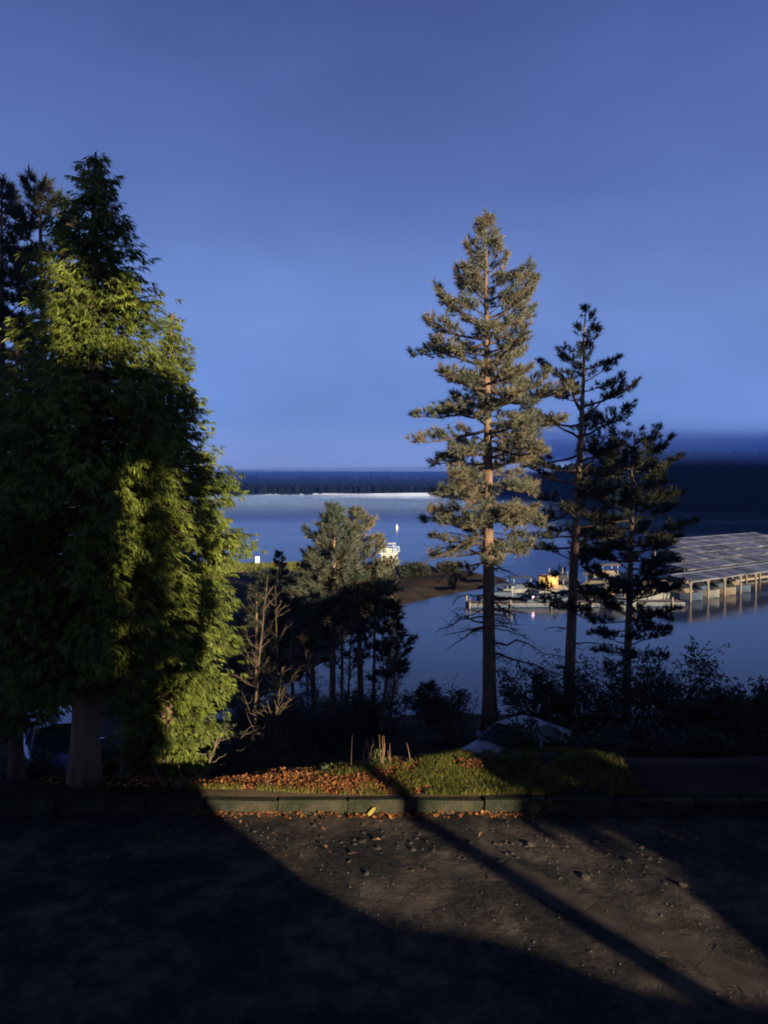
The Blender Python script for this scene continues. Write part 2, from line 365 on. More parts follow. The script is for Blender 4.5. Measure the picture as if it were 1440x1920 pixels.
# pale far-shore bank; the bright glow is put into its colour
bx = np.linspace(-152, 100, 80); rows = []
sh = far_shore(bx, 800.0)
wid = 1.9 + 1.2 * np.clip((bx + 150) / 150, 0, 1) + 0.9 * vnoise(bx, 0, 30, 21)
wid = wid * np.clip((bx + 152) / 40, 0.15, 1)
V = []
for k, (dy, f) in enumerate(((-1.0, -0.2), (2.0, 0.35), (7.0, 1.0))):
    V.append(np.c_[bx, sh + dy, WATER + wid * f])
V = np.stack(V, 1).reshape(-1, 3); Fb = []
for i in range(len(bx) - 1):
    for k in range(2): Fb.append((i * 3 + k, (i + 1) * 3 + k, (i + 1) * 3 + k + 1, i * 3 + k + 1))
b = MB(); b.add(V, F4=Fb); tag(b.build('far_glow_bank', 'glow_sand', smooth=True), 'pale bank along the far shore, tinted for the bright glow', kind='structure')

# forest on the far hills: one dark mass
rng = np.random.default_rng(3)
b = MB()
def cones(px_u, dist, hgt, rad):
    n = len(px_u); y = dist; x = px_u * y; z = height(x, y)
    th = np.arange(6) * math.pi / 3
    ring = np.stack([np.cos(th), np.sin(th)], -1)
    for lo, hi_, rr in ((0.0, 0.6, 1.0), (0.4, 1.0, 0.62)):
        base = np.stack([x[:, None] + rad[:, None] * rr * ring[None, :, 0], y[:, None] + rad[:, None] * rr * ring[None, :, 1], np.repeat((z + hgt * lo)[:, None], 6, 1)], -1)
        tip = np.stack([x, y, z + hgt * hi_], -1)[:, None]
        V = np.concatenate([base, tip], 1).reshape(-1, 3)
        k = np.arange(n)[:, None] * 7; j = np.arange(6)[None]
        b.add(V, F3=np.stack([k + j, k + (j + 1) % 6, np.broadcast_to(k + 6, (n, 6))], -1).reshape(-1, 3))
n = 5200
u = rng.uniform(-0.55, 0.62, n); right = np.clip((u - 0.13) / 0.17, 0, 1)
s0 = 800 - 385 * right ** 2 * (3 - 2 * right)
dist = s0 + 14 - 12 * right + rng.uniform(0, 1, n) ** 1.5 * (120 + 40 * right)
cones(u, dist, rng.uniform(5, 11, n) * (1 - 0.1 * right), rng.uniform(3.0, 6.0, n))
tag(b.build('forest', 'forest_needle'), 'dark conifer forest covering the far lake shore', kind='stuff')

# unseen ridge added past the picture edge; it keeps the low light off the nearer hill
gx2 = np.linspace(-260, 260, 40); X2, Y2 = np.meshgrid(gx2, gx2 * 0.75)
Z2 = WATER - 3 + 118 * np.exp(-(X2 / 150) ** 2 - (Y2 / 95) ** 2) + 6 * vnoise(X2, Y2, 40, 51)
k2 = (np.arange(39)[:, None] * 40 + np.arange(39)[None]).reshape(-1)
b = MB(); b.add(np.c_[X2.ravel() + 455, Y2.ravel() + 130, Z2.ravel()], F4=np.stack([k2, k2 + 1, k2 + 41, k2 + 40], -1)); tag(b.build('shade_ridge', 'forest_needle', smooth=True), 'unseen ridge added to shade the nearer hill', kind='structure')

# ------------------------------------------------------------------ tree builders
def limb_curve(p0, az, L, e0, e1, n, rg, wob=0.08):
    e = np.linspace(e0, e1, n) + rg.normal(0, wob, n); a = az + np.cumsum(rg.normal(0, wob, n))
    st = L / (n - 1)
    d = np.stack([np.cos(e) * np.cos(a), np.cos(e) * np.sin(a), np.sin(e)], -1) * st
    return np.vstack([p0, p0 + np.cumsum(d[1:], 0)])

def needles(mb, Cn, D, K, ln, wd, spread, rg):
    """K narrow blades at each centre, leaning round the twig direction D."""
    n = len(Cn)
    d = D[:, None] + rg.normal(0, spread, (n, K, 3)); d /= np.linalg.norm(d, axis=2, keepdims=True)
    l = ln * rg.uniform(0.6, 1.15, (n, K, 1))
    o = Cn[:, None] + D[:, None] * rg.uniform(-0.5, 0.3, (n, K, 1)) * ln
    s = np.cross(d, rg.normal(0, 1, (n, K, 3))); s /= np.linalg.norm(s, axis=2, keepdims=True) + 1e-9
    V = np.stack([o - s * wd / 2, o + s * wd / 2, o + d * l], 2).reshape(-1, 3)
    mb.add(V, F3=np.arange(len(V)).reshape(-1, 3))

def sprays(mb, Cn, D, K, ln, wd, rg, droop=0.6):
    """Flat drooping fans of scale leaves, the foliage of a cedar."""
    n = len(Cn)
    side = np.cross(D, np.array([0, 0, 1.0])); side /= np.linalg.norm(side, axis=1, keepdims=True) + 1e-9
    side = side + rg.normal(0, 0.5, (n, 3)); side /= np.linalg.norm(side, axis=1, keepdims=True)
    k = np.linspace(-1, 1, K)[None, :, None]
    d = D[:, None] * (1.0 - 0.35 * k ** 2) + side[:, None] * k * 0.9 + np.array([0, 0, -droop]) * rg.uniform(0.4, 1.3, (n, K, 1)) + rg.normal(0, 0.16, (n, K, 3))
    d /= np.linalg.norm(d, axis=2, keepdims=True)
    l = ln * rg.uniform(0.6, 1.2, (n, K, 1)) * (1 - 0.25 * k ** 2)
    o = Cn[:, None] + D[:, None] * ln * rg.uniform(-0.5, 0.3, (n, K, 1)) + side[:, None] * k * ln * 0.12
    nn = np.cross(d, rg.normal(0, 0.5, (n, K, 3)) + np.cross(D, side)[:, None]); nn /= np.linalg.norm(nn, axis=2, keepdims=True) + 1e-9
    V = np.stack([o, o + d * l * 0.5 + nn * wd / 2, o + d * l, o + d * l * 0.5 - nn * wd / 2], 2).reshape(-1, 3)
    mb.add(V, F4=np.arange(len(V)).reshape(-1, 4))

def trunk_line(H, lean, rg, n=16, wob=0.012):
    t = np.linspace(0, 1, n)
    w = np.cumsum(rg.normal(0, wob * H / 10, (n, 2)), 0); w -= w[0]
    return np.c_[lean[0] * t + w[:, 0] * t, lean[1] * t + w[:, 1] * t, H * t - 0.15 * (t == 0)]

def conifer(name, label, base, H, prof, n_limb, seed, kind='pine', lean=(0, 0), r0=0.2, leaf='pine_needle', bark='bark', density=1.0,
            bare=0, bare_t=(0.1, 0.35), bare_len=2.0, K=26, ln=0.2, wd=0.022, sub=1.0, group=None, rise=(0.55, -0.15), wide=1.0, cat='tree', clump=0.0):
    rg = np.random.default_rng(seed)
    root = thing(name, label, cat, base, group=group)
    TL = trunk_line(H, lean, rg)
    tt = np.linspace(0, 1, len(TL))
    rad = r0 * (1 - tt) ** 0.8 + 0.02; rad[0] *= 1.35; rad[1] *= 1.05
    MB().tube(TL, rad, 10).build('trunk', bark, root, smooth=True)
    def tp(t): return np.array([np.interp(t, tt, TL[:, k]) for k in range(3)])
    prof = sorted(prof)
    pt = np.array([p[0] for p in prof]); pr = np.array([p[1] for p in prof])
    t0, t1 = pt.min(), pt.max()
    lim, cr = MB(), MB()
    Cn, D = [], []
    az = rg.uniform(0, 6.28)
    for i in range(n_limb):
        t = t0 + (t1 - t0) * (i + rg.uniform(0, 1)) / n_limb
        f = (t - t0) / (t1 - t0)
        az += 2.399 + rg.normal(0, 0.35)
        L = wide * np.interp(t, pt, pr) * (rg.uniform(0.72, 1.12) if rg.uniform() > clump else rg.uniform(0.35, 0.7))
        if L < 0.08: L = 0.08
        if kind == 'pine':
            e0 = rise[1] + (rise[0] - rise[1]) * f ** 1.6 + rg.normal(0, 0.22); e1 = e0 + 0.25 + 0.3 * f + rg.normal(0, 0.12)
        else:
            e0 = 0.35 * f + 0.15 + rg.normal(0, 0.12); e1 = e0 - 0.75 + 0.5 * f
        P = limb_curve(tp(t), az, L, e0, e1, 7, rg)
        rr = max(0.008, 0.022 * L) * np.linspace(1, 0.2, 7)
        lim.tube(P, rr, 4, caps=False)
        ax = P[-1] - P[0]; ax /= np.linalg.norm(ax) + 1e-9
        if kind == 'pine':
            ns = max(2, int(L * 5.5 * sub))
            for s_ in np.linspace(0.42, 1.0, ns) + rg.normal(0, 0.03, ns):
                q = np.array([np.interp(s_, np.linspace(0, 1, 7), P[:, k]) for k in range(3)])
                for sg in (-1, 1):
                    l2 = (0.16 + 0.30 * L * (1.1 - s_)) * rg.uniform(0.6, 1.2)
                    a2 = az + sg * rg.uniform(0.5, 1.1)
                    Q = limb_curve(q, a2, l2, rg.normal(0.1, 0.25), rg.normal(0.55, 0.25), 3, rg)
                    if l2 > 0.22: lim.tube(Q, [0.010, 0.007, 0.004], 3, caps=False)
                    m = max(1, int(l2 / 0.30 * density))
                    for g in np.linspace(1.0, 0.5, m):
                        c = Q[0] + (Q[-1] - Q[0]) * g + rg.normal(0, 0.03, 3); dd = Q[-1] - Q[0]; dd = dd / (np.linalg.norm(dd) + 1e-9) + np.array([0, 0, 0.35])
                        Cn.append(c); D.append(dd / np.linalg.norm(dd))
            Cn.append(P[-1]); D.append(ax)
        else:
            m = max(4, int((L * 17 + L * L * 10) * density))
            s_ = rg.uniform(0.12, 1.0, m) ** 0.75
            q = np.stack([np.interp(s_, np.linspace(0, 1, 7), P[:, k]) for k in range(3)], -1)
            off = rg.normal(0, 1, (m, 3)) * np.array([0.16, 0.16, 0.13]) * (0.35 + 0.45 * L) + np.array([0, 0, -0.06])
            out = q + off - tp(t); out[:, 2] = 0; out /= np.linalg.norm(out, axis=1, keepdims=True) + 1e-9
            Cn += list(q + off); D += list(out * 0.8 + ax * 0.4 + np.array([0, 0, -0.1]))
    for i in range(bare):
        t = rg.uniform(*bare_t); az += 2.399 + rg.normal(0, 0.4); L = bare_len * rg.uniform(0.35, 1.0)
        P = limb_curve(tp(t), az, L, rg.normal(0.15, 0.15), rg.normal(-0.35, 0.25), 7, rg, 0.16)
        lim.tube(P, 0.018 * max(L, 0.8) * np.linspace(1, 0.25, 7), 4, caps=False)
        for k in range(int(3 + L * 3)):
            j = rg.integers(2, 6); Q = limb_curve(P[j], az + rg.choice([-1, 1]) * rg.uniform(0.4, 1.0), L * rg.uniform(0.15, 0.4), rg.normal(0, 0.3), rg.normal(-0.2, 0.5), 4, rg, 0.2)
            lim.tube(Q, [0.012, 0.009, 0.007, 0.005], 3, caps=False)
    tag(lim.build('limbs', 'twig', root, smooth=True), kind='stuff')
    Cn = np.array(Cn); D = np.array(D); D /= np.linalg.norm(D, axis=1, keepdims=True) + 1e-9
    if kind == 'pine': needles(cr, Cn, D, K, ln, wd, 0.8, rg)
    else: sprays(cr, Cn, D, K, ln, wd, rg, 0.95)
    tag(cr.build('crown', leaf, root), kind='stuff')
    return root

def bush(name, label, base, rx, rz_, n, seed, leaf='bush_leaf', ln=0.12, stems=14, cat='shrub', group=None, bare=False, wood='twig'):
    rg = np.random.default_rng(seed)
    root = thing(name, label, cat, base, group=group)
    st = MB(); Cn, D = [], []
    for i in range(stems):
        az = rg.uniform(0, 6.28); L = rz_ * rg.uniform(0.7, 1.15); e = rg.uniform(0.75, 1.4)
        P = limb_curve(np.array([rg.normal(0, rx * 0.22), rg.normal(0, rx * 0.22), -0.08]), az, L, e + 0.15, e - 0.5, 7, rg, 0.14)
        st.tube(P, 0.014 * max(0.6, L) * np.linspace(1, 0.25, 7), 4, caps=False)
        for k in range(8 if bare else 4):
            j = rg.integers(2, 6); Q = limb_curve(P[j], az + rg.normal(0, 1.2), L * rg.uniform(0.2, 0.5), rg.uniform(0.2, 1.2), rg.uniform(-0.2, 0.9), 5, rg, 0.2)
            st.tube(Q, 0.006 * max(0.6, L) * np.linspace(1, 0.4, 5), 3, caps=False)
            m = int(n / stems / 5)
            if m > 0:
                s_ = rg.uniform(0.2, 1, m); q = np.stack([np.interp(s_, np.linspace(0, 1, 5), Q[:, c]) for c in range(3)], -1) + rg.normal(0, 0.12 * rx, (m, 3))
                q[:, 2] = np.maximum(q[:, 2], 0.03); Cn += list(q); D += list(q - np.array([0, 0, rz_ * 0.3]))
    tag(st.build('stems', wood, root, smooth=True), kind='stuff')
    if Cn:
        Cn = np.array(Cn); D = np.array(D); D /= np.linalg.norm(D, axis=1, keepdims=True) + 1e-9
        f = MB(); sprays(f, Cn, D, 4, ln, ln * 0.42, rg, 0.2); tag(f.build('foliage', leaf, root), kind='stuff')
    return root

def on_ground(px, Y, dz=0.0):
    x = (px - CX) / F_PX * Y
    return (x, Y, hz(x, Y) + dz)

def tree_top(px, py, Y): return at(px, py, Y)

def stand(px_base, Y, px_top, py_top):
    """Base point on the ground, height and lean for a tree whose tip shows at px_top, py_top."""
    bpt = on_ground(px_base, Y); t = at(px_top, py_top, Y)
    return bpt, t[2] - bpt[2], (t[0] - bpt[0], 0.0)

# ------------------------------------------------------------------ trees
def P_(pts, py_base, py_top, scale): return [((py_base - p) / (py_base - py_top), r * scale) for p, r in pts]

# the tall incense cedar in front, and its neighbours
bpt, H, ln_ = stand(150, 14.3, 181, 290)
conifer('cedar_tree', 'tall cedar with thick bare trunk and lit yellow green boughs', bpt, H,
        P_([(290, 8), (340, 34), (400, 42), (460, 68), (520, 92), (600, 112), (680, 128), (800, 165), (950, 205), (1100, 185), (1250, 150), (1310, 90)], 1510, 290, 14.3 / F_PX),
        250, 11, 'cedar', ln_, 0.24, 'cedar_leaf', 'cedar_bark', 1.35, wide=1.12, bare=16, bare_t=(0.14, 0.4), bare_len=1.5, K=13, ln=0.17, wd=0.023)
bpt, H, ln_ = stand(305, 16.4, 322, 588)
conifer('cedar_tree', 'shorter cedar beside the tall one, its edge brightly lit', bpt, H,
        P_([(588, 8), (700, 45), (850, 70), (950, 112), (1020, 128), (1150, 105), (1250, 112), (1400, 80), (1460, 40)], 1480, 588, 16.4 / F_PX),
        200, 12, 'cedar', ln_, 0.13, 'cedar_leaf', 'cedar_bark', 1.5, wide=1.13, K=13, ln=0.17, wd=0.023)
bpt, H, ln_ = stand(228, 17.6, 245, 760)
conifer('cedar_tree', 'slender dark cedar trunk behind the tall cedar', bpt, H, P_([(760, 10), (900, 70), (1100, 100), (1280, 60)], 1480, 760, 17.6 / F_PX),
        90, 13, 'cedar', ln_, 0.11, 'cedar_leaf', 'cedar_bark', 1.3, wide=1.12, K=12, ln=0.17, wd=0.026)
bpt, H, ln_ = stand(20, 18.0, 30, 640)
conifer('cedar_tree', 'shaded cedar at the picture edge under the dark pines', bpt, H, P_([(640, 10), (800, 90), (1000, 120), (1250, 110), (1350, 60)], 1480, 640, 18.0 / F_PX),
        120, 14, 'cedar', ln_, 0.16, 'cedar_leaf', 'cedar_bark', 1.3, wide=1.12, K=12, ln=0.17, wd=0.026)
for i, (pb, Yb, pt_, py_, lab) in enumerate(((85, 26.0, 82, 348, 'dark pine with blunt tip just left of the tall cedar tip'), (-5, 28.0, 2, 340, 'dark pine cut by the picture edge, behind the cedars'))):
    bpt, H, ln_ = stand(pb, Yb, pt_, py_)
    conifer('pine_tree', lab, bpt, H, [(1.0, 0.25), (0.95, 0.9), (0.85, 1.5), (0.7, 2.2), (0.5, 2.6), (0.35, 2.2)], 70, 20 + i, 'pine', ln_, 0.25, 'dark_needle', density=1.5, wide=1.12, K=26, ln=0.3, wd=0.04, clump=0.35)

# the big pine by the water and the dark pines beside it
bpt, H, ln_ = stand(921, 30.0, 905, 410)
conifer('pine_tree', 'tallest lit pine with orange trunk standing behind the grey car', bpt, H,
        P_([(412, 8), (450, 28), (520, 50), (555, 75), (600, 105), (640, 122), (760, 130), (900, 128), (1000, 112), (1050, 90)], 1380, 410, 30.0 / F_PX),
        165, 31, 'pine', ln_, 0.27, 'pine_needle', 'bark', 1.05, wide=1.16, bare=46, bare_t=(0.13, 0.42), bare_len=3.0, K=30, ln=0.25, wd=0.028, clump=0.5, rise=(0.5, -0.28))
bpt, H, ln_ = stand(1068, 33.0, 1098, 585)
conifer('pine_tree', 'dark open pine with upturned branch, second tallest by the water', bpt, H,
        P_([(585, 8), (640, 40), (700, 65), (760, 105), (850, 115), (950, 95), (1050, 85), (1130, 70)], 1330, 585, 33.0 / F_PX),
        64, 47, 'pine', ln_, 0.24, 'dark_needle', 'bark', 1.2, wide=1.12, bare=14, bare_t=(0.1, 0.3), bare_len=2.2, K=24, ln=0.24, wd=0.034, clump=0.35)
bpt, H, ln_ = stand(1178, 36.0, 1190, 815)
conifer('fir_tree', 'dark broad fir with level sprays in front of the docks', bpt, H,
        P_([(815, 10), (860, 70), (930, 100), (1020, 100), (1100, 80), (1200, 70)], 1310, 815, 36.0 / F_PX),
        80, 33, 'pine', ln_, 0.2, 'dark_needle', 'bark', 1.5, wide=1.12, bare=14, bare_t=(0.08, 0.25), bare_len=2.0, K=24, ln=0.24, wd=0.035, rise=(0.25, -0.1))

# young pines in the middle
mid = 'young pines in the middle of the bank'
for i, (pb, Yb, pt_, py_, prof, lab, lf, nl) in enumerate((
        (622, 30.0, 625, 955, [(955, 8), (990, 22), (1040, 55), (1090, 70), (1150, 75), (1210, 50)], 'green young pine with the highest tip in the middle group', 'young_needle', 85),
        (677, 31.0, 668, 962, [(962, 8), (1000, 30), (1050, 55), (1110, 65), (1180, 60)], 'brownish young pine touching the green young pine', 'pine_needle', 70),
        (713, 29.0, 742, 1135, [(1135, 6), (1180, 25), (1240, 40), (1300, 30)], 'small dark pine leaning toward the big pine', 'dark_needle', 30),
        (590, 34.0, 575, 1060, [(1060, 6), (1100, 28), (1160, 40), (1230, 30)], 'short dark pine tucked left of the green young pine', 'dark_needle', 30),
        (803, 33.0, 803, 1285, [(1285, 4), (1320, 18), (1370, 26)], 'tiny pine sapling at the water edge before the big pine', 'dark_needle', 22))):
    bpt, H, ln_ = stand(pb, Yb, pt_, py_)
    conifer('young_pine', lab, bpt, H, P_(prof, 1395, py_, Yb / F_PX), nl, 60 + i, 'pine', ln_, 0.13 if H > 6 else 0.06, lf, 'bark', 1.25, wide=1.2, clump=0.3, bare=10, bare_t=(0.15, 0.5), bare_len=1.0, K=22, ln=0.24, wd=0.034, group=mid, sub=1.2)
for i, (pb, Yb, pt_, py_, r) in enumerate(((524, 62, 524, 1035, 0.9), (735, 70, 735, 1068, 0.8), (575, 58, 580, 1045, 0.9))):
    bpt, H, ln_ = stand(pb, Yb, pt_, py_)
    conifer('small_pine', ('bushy little pine on the spit below the white sign', 'bushy little pine on the spit below the houseboat', 'bushy little pine on the spit beside the young pines')[i], bpt, H,
            [(1.0, 0.1), (0.8, r * 0.7), (0.5, r), (0.15, r)], 40, 80 + i, 'pine', ln_, 0.1, 'dark_needle', 'bark', 1.2, K=22, ln=0.3, wd=0.06, sub=1.2)

# leafless saplings on the bank
def bare_tree(label, px, Y, py_top, seed, lean=0.0, spread=1.0, group=None):
    rg = np.random.default_rng(seed); bpt = on_ground(px, Y); H = at(px, py_top, Y)[2] - bpt[2]
    root = thing('bare_sapling', label, 'tree', bpt, group=group)
    TL = trunk_line(H, (lean, 0), rg, 12, 0.03); tt = np.linspace(0, 1, 12)
    MB().tube(TL, 0.05 * (1 - tt) + 0.010, 7).build('trunk', 'twig', root, smooth=True)
    lm = MB()
    for i in range(26):
        t = rg.uniform(0.25, 0.97); p = np.array([np.interp(t, tt, TL[:, k]) for k in range(3)])
        L = spread * (1.15 - t) * rg.uniform(0.8, 2.0); az = rg.uniform(0, 6.28)
        P = limb_curve(p, az, L, rg.uniform(0.4, 1.1), rg.uniform(0.3, 1.2), 6, rg, 0.15); lm.tube(P, 0.02 * np.linspace(1, 0.25, 6), 4, caps=False)
        for k in range(6):
            j = rg.integers(1, 5); Q = limb_curve(P[j], az + rg.normal(0, 0.9), L * 0.4 * rg.uniform(0.4, 1), rg.uniform(0, 1.2), rg.uniform(0, 1), 4, rg, 0.2); lm.tube(Q, [0.009, 0.007, 0.005, 0.004], 3, caps=False)
    tag(lm.build('limbs', 'twig', root, smooth=True), kind='stuff')
for i, (pb, Yb, pt_, py_, r, lab) in enumerate(((478, 30, 482, 1110, 1.0, 'slim dark pine next to the lit edge of the shorter cedar'), (512, 36, 515, 1150, 1.1, 'slim dark pine behind the leafless saplings'), (548, 33, 545, 1085, 1.1, 'slim dark pine with a thin spire left of the short dark pine'),
        (700, 35, 703, 1075, 1.1, 'slim dark pine right behind the brownish young pine'), (455, 40, 452, 1165, 1.0, 'lowest slim dark pine beside the shorter cedar'), (640, 37, 642, 1120, 1.1, 'slim dark pine between the green and brownish young pines'))):
    bpt, H, ln_ = stand(pb, Yb, pt_, py_)
    conifer('slim_pine', lab, bpt, H, [(1.0, 0.1), (0.85, r * 0.5), (0.65, r * 0.8), (0.4, r)], 26, 840 + i, 'pine', ln_, 0.08, 'dark_needle', 'bark', 1.0, clump=0.35, bare=14, bare_t=(0.1, 0.45), bare_len=1.3, K=20, ln=0.25, wd=0.036, group='slim dark pines in the tangle on the bank')
sap = 'leafless saplings on the bank'
bare_tree('leafless sapling nearest the lit edge of the shorter cedar', 465, 24, 1080, 90, 0.5, group=sap)
bare_tree('tall leafless sapling between the cedars and the young pines', 525, 27, 1100, 91, -0.2, group=sap)
bare_tree('thin leafless sapling forking among the young pine trunks', 648, 28, 1140, 92, 0.3, group=sap)
bare_tree('crooked leafless sapling left of the green young pine', 598, 29, 1190, 94, -0.6, group=sap)
bare_tree('short leafless sapling among the thickets near the cedars', 500, 22.5, 1250, 95, 0.4, group=sap)
bare_tree('leafless sapling just right of the young pine trunks', 728, 27, 1200, 93, 0.3, group=sap)

# brush and bushes
br = 'leafless brush along the bank'
for i, (px, Y, r, hgt, lab) in enumerate(((540, 20.5, 1.0, 1.9, 'tangled brush in front of the young pine trunks'), (585, 22, 1.0, 1.8, 'pale brush behind the red leaf mound'),
        (430, 18.5, 0.8, 1.9, 'twiggy brush at the foot of the shorter cedar'), (760, 24, 1.0, 1.7, 'low brush below the big pine, left of its trunk'),
        (850, 27, 1.0, 2.0, 'brush between the tiny sapling and the big pine trunk'), (655, 21.5, 0.8, 1.3, 'short brush behind the red stems'))):
    bush('brush', lab, on_ground(px, Y), r, hgt, 160, 100 + i, bare=True, ln=0.08, stems=22, group=br)
for i, (px, Y, lab) in enumerate(((450, 26, 'tall thicket behind the lit edge of the shorter cedar'), (505, 28, 'thicket at the foot of the tall leafless sapling'), (560, 31, 'thicket at the foot of the short dark pine'), (612, 27, 'thicket at the foot of the green young pine'),
        (665, 33, 'thicket between the two young pine trunks'), (705, 30, 'thicket at the foot of the leaning small pine'), (480, 37, 'thicket on the cove shore below the white sign'), (640, 40, 'thicket on the cove shore behind the young pine trunks'))):
    bush('brush', lab, on_ground(px, Y), 1.3, 1.5, 700, 170 + i, bare=True, ln=0.12, stems=26, group=br)
db = 'dark bushes by the cove'
for i, (px, Y, r, hgt, lab) in enumerate(((1010, 31, 1.6, 2.7, 'dark bush right behind the grey car roof'), (1100, 29, 1.8, 2.8, 'dark bush at the foot of the open pine'),
        (1190, 30, 2.0, 3.1, 'dark bush at the foot of the broad fir'), (1265, 31, 1.7, 3.0, 'dark bush right of the fir trunk'), (1335, 27, 1.5, 1.9, 'low dark bush below the clear water patch'),
        (1415, 27, 1.6, 2.1, 'dark bush below the clear water at the picture edge'), (1455, 24, 1.2, 3.2, 'tall bush poking in from the picture edge'), (1018, 21.4, 0.7, 1.9, 'black bush hiding the rear of the grey car'),
        (1120, 22, 1.5, 1.5, 'black bush on the slope right of the grey car'), (1220, 21, 1.5, 1.5, 'middle black bush on the dark slope'), (1330, 20, 1.5, 1.4, 'outer black bush on the dark slope'),
        (830, 33, 1.3, 1.6, 'low bush at the water left of the big pine'), (500, 19.5, 0.9, 1.0, 'low dark bush left of the red leaf mound'), (350, 18.5, 1.0, 1.3, 'dark bush under the shorter cedar'), (200, 20, 1.3, 1.6, 'dark bush behind the cedar trunk'), (60, 19, 1.2, 1.1, 'low bush before the blue vehicle'))):
    bush('bush', lab, on_ground(px, Y), r, hgt, 2000, 120 + i, 'bush_leaf', 0.15, 18, group=db)
for i, (px, Y, r, hgt, lab) in enumerate(((505, 95, 3.0, 2.0, 'round bush on the spit near the white sign'), (620, 100, 3.0, 2.2, 'round bush on the spit behind the young pines'), (780, 108, 3.0, 1.6, 'round bush on the spit right of the houseboat'),
        (560, 80, 2.6, 2.2, 'bush on the inner side of the spit'), (680, 90, 3.0, 1.8, 'bush at the inner shore of the spit'), (840, 112, 2.2, 1.2, 'last bush at the tip of the spit'))):
    bush('shore_bush', lab, on_ground(px, Y), r, hgt, 2200, 150 + i, 'bush_leaf', 0.35, 16, group='bushes on the spit')

# ------------------------------------------------------------------ mound: kerb, leaves, grass, plants
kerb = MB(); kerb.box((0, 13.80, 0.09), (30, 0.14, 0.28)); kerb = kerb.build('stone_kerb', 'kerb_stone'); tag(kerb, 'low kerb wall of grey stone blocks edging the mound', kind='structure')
rg = np.random.default_rng(5); x = -14.9; blk = None
while x < 14.5:
    L = rg.uniform(0.7, 1.6)
    m = MB().box((0, 0, 0), (L - 0.012, 0.17, 0.30 + rg.uniform(-0.035, 0.02)), 0, 0.96)
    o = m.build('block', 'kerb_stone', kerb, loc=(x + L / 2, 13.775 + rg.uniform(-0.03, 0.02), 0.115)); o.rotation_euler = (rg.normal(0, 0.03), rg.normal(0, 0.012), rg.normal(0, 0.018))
    x += L

def scatter_quads(xy, size, tilt, rg, lift=0.012):
    n = len(xy); z = height(xy[:, 0], xy[:, 1]) + lift
    a = rg.uniform(0, 6.28, n); d = np.stack([np.cos(a), np.sin(a), rg.normal(0, tilt, n)], -1); s = np.stack([-np.sin(a), np.cos(a), rg.normal(0, tilt, n)], -1)
    L = size * rg.uniform(0.6, 1.3, (n, 1)); c = np.c_[xy, z] + np.array([0, 0, 1]) * rg.uniform(0, 0.035, (n, 1))
    return np.stack([c - d * L / 2, c + s * L * 0.32 + [0, 0, 0.012], c + d * L / 2, c - s * L * 0.32 + [0, 0, 0.012]], 1).reshape(-1, 3)
n = 14000
xy = np.c_[rg.normal(-1.4, 0.95, n), rg.uniform(13.93, 15.6, n)]
xy = xy[(xy[:, 0] > -4.2) & (xy[:, 0] < 0.9)]
V = scatter_quads(xy, 0.078, 0.5, rg); b = MB(); b.add(V, F4=np.arange(len(V)).reshape(-1, 4))
tag(b.build('leaf_litter', 'dry_leaf'), 'red brown dead leaves strewn over the mound', kind='stuff')
n = 500; xy = np.c_[rg.uniform(-3.5, 3.0, n), 13.68 - np.abs(rg.normal(0, 0.09, n))]; xy2 = np.c_[rg.uniform(-6, 7, 500), rg.uniform(12.0, 13.6, 500)]; xy3 = np.c_[rg.uniform(-6.5, -3.5, 900), rg.uniform(14.0, 15.4, 900)]
V = scatter_quads(np.vstack([xy, xy2[:60], xy3]), 0.08, 0.3, rg, 0.02); b = MB(); b.add(V, F4=np.arange(len(V)).reshape(-1, 4))
tag(b.build('fallen_leaves', 'dry_leaf'), 'scattered fallen leaves at the kerb foot and forecourt', kind='stuff')

def grass(name, label, xy, hgt, rg):
    n = len(xy); z = height(xy[:, 0], xy[:, 1]); p = np.c_[xy, z - 0.01]
    a = rg.uniform(0, 6.28, n); s = np.stack([np.cos(a), np.sin(a), 0 * a], -1) * 0.008
    d = rg.normal(0, 0.35, (n, 3)); d[:, 2] = 1; d /= np.linalg.norm(d, axis=1, keepdims=True); L = hgt * rg.uniform(0.4, 1.3, (n, 1))
    bend = np.c_[d[:, :2] * 0.5, -0.1 + 0 * a]
    mid_ = p + d * L * 0.6; tip = p + d * L + bend * L * 0.5
    V = np.stack([p - s, p + s, mid_ + s * 0.7, mid_ - s * 0.7, tip], 1).reshape(-1, 3); k = np.arange(n) * 5
    b = MB(); b.add(V, F3=np.stack([k + 3, k + 2, k + 4], -1), F4=np.stack([k, k + 1, k + 2, k + 3], -1))
    return tag(b.build(name, 'grass_blade'), label, kind='stuff')
n = 20000
xy = np.vstack([np.c_[rg.normal(0.75, 0.7, n), rg.uniform(13.92, 15.7, n)], np.c_[1.2 + rg.uniform(0, 1, n) ** 1.5 * 3.6, rg.uniform(13.92, 16.2, n)], np.c_[rg.normal(-0.6, 0.35, 5000), rg.normal(14.9, 0.3, 5000)], np.c_[rg.uniform(-4.5, -2.2, 1500), rg.uniform(14.9, 15.5, 1500)], np.c_[rg.uniform(-3.6, 4.5, 3500), 13.905 + np.abs(rg.normal(0, 0.05, 3500))]])
keep = (vnoise(xy[:, 0], xy[:, 1], 0.5, 31) + vnoise(xy[:, 0], xy[:, 1], 0.17, 32) * 0.6 > -0.12) & (xy[:, 1] > 13.9)
grass('mound_grass', 'short yellow green grass on the mound', xy[keep], 0.11, rg)
n = 9000; xy = np.c_[rg.uniform(-32, -6, n), rg.uniform(112, 126.5, n)]
gq = rg; p = np.c_[xy, height(xy[:, 0], xy[:, 1])]; s = np.array([[0.09, 0, 0]]); d = np.c_[rg.normal(0, 0.08, (n, 2)), rg.uniform(0.2, 0.5, n)]
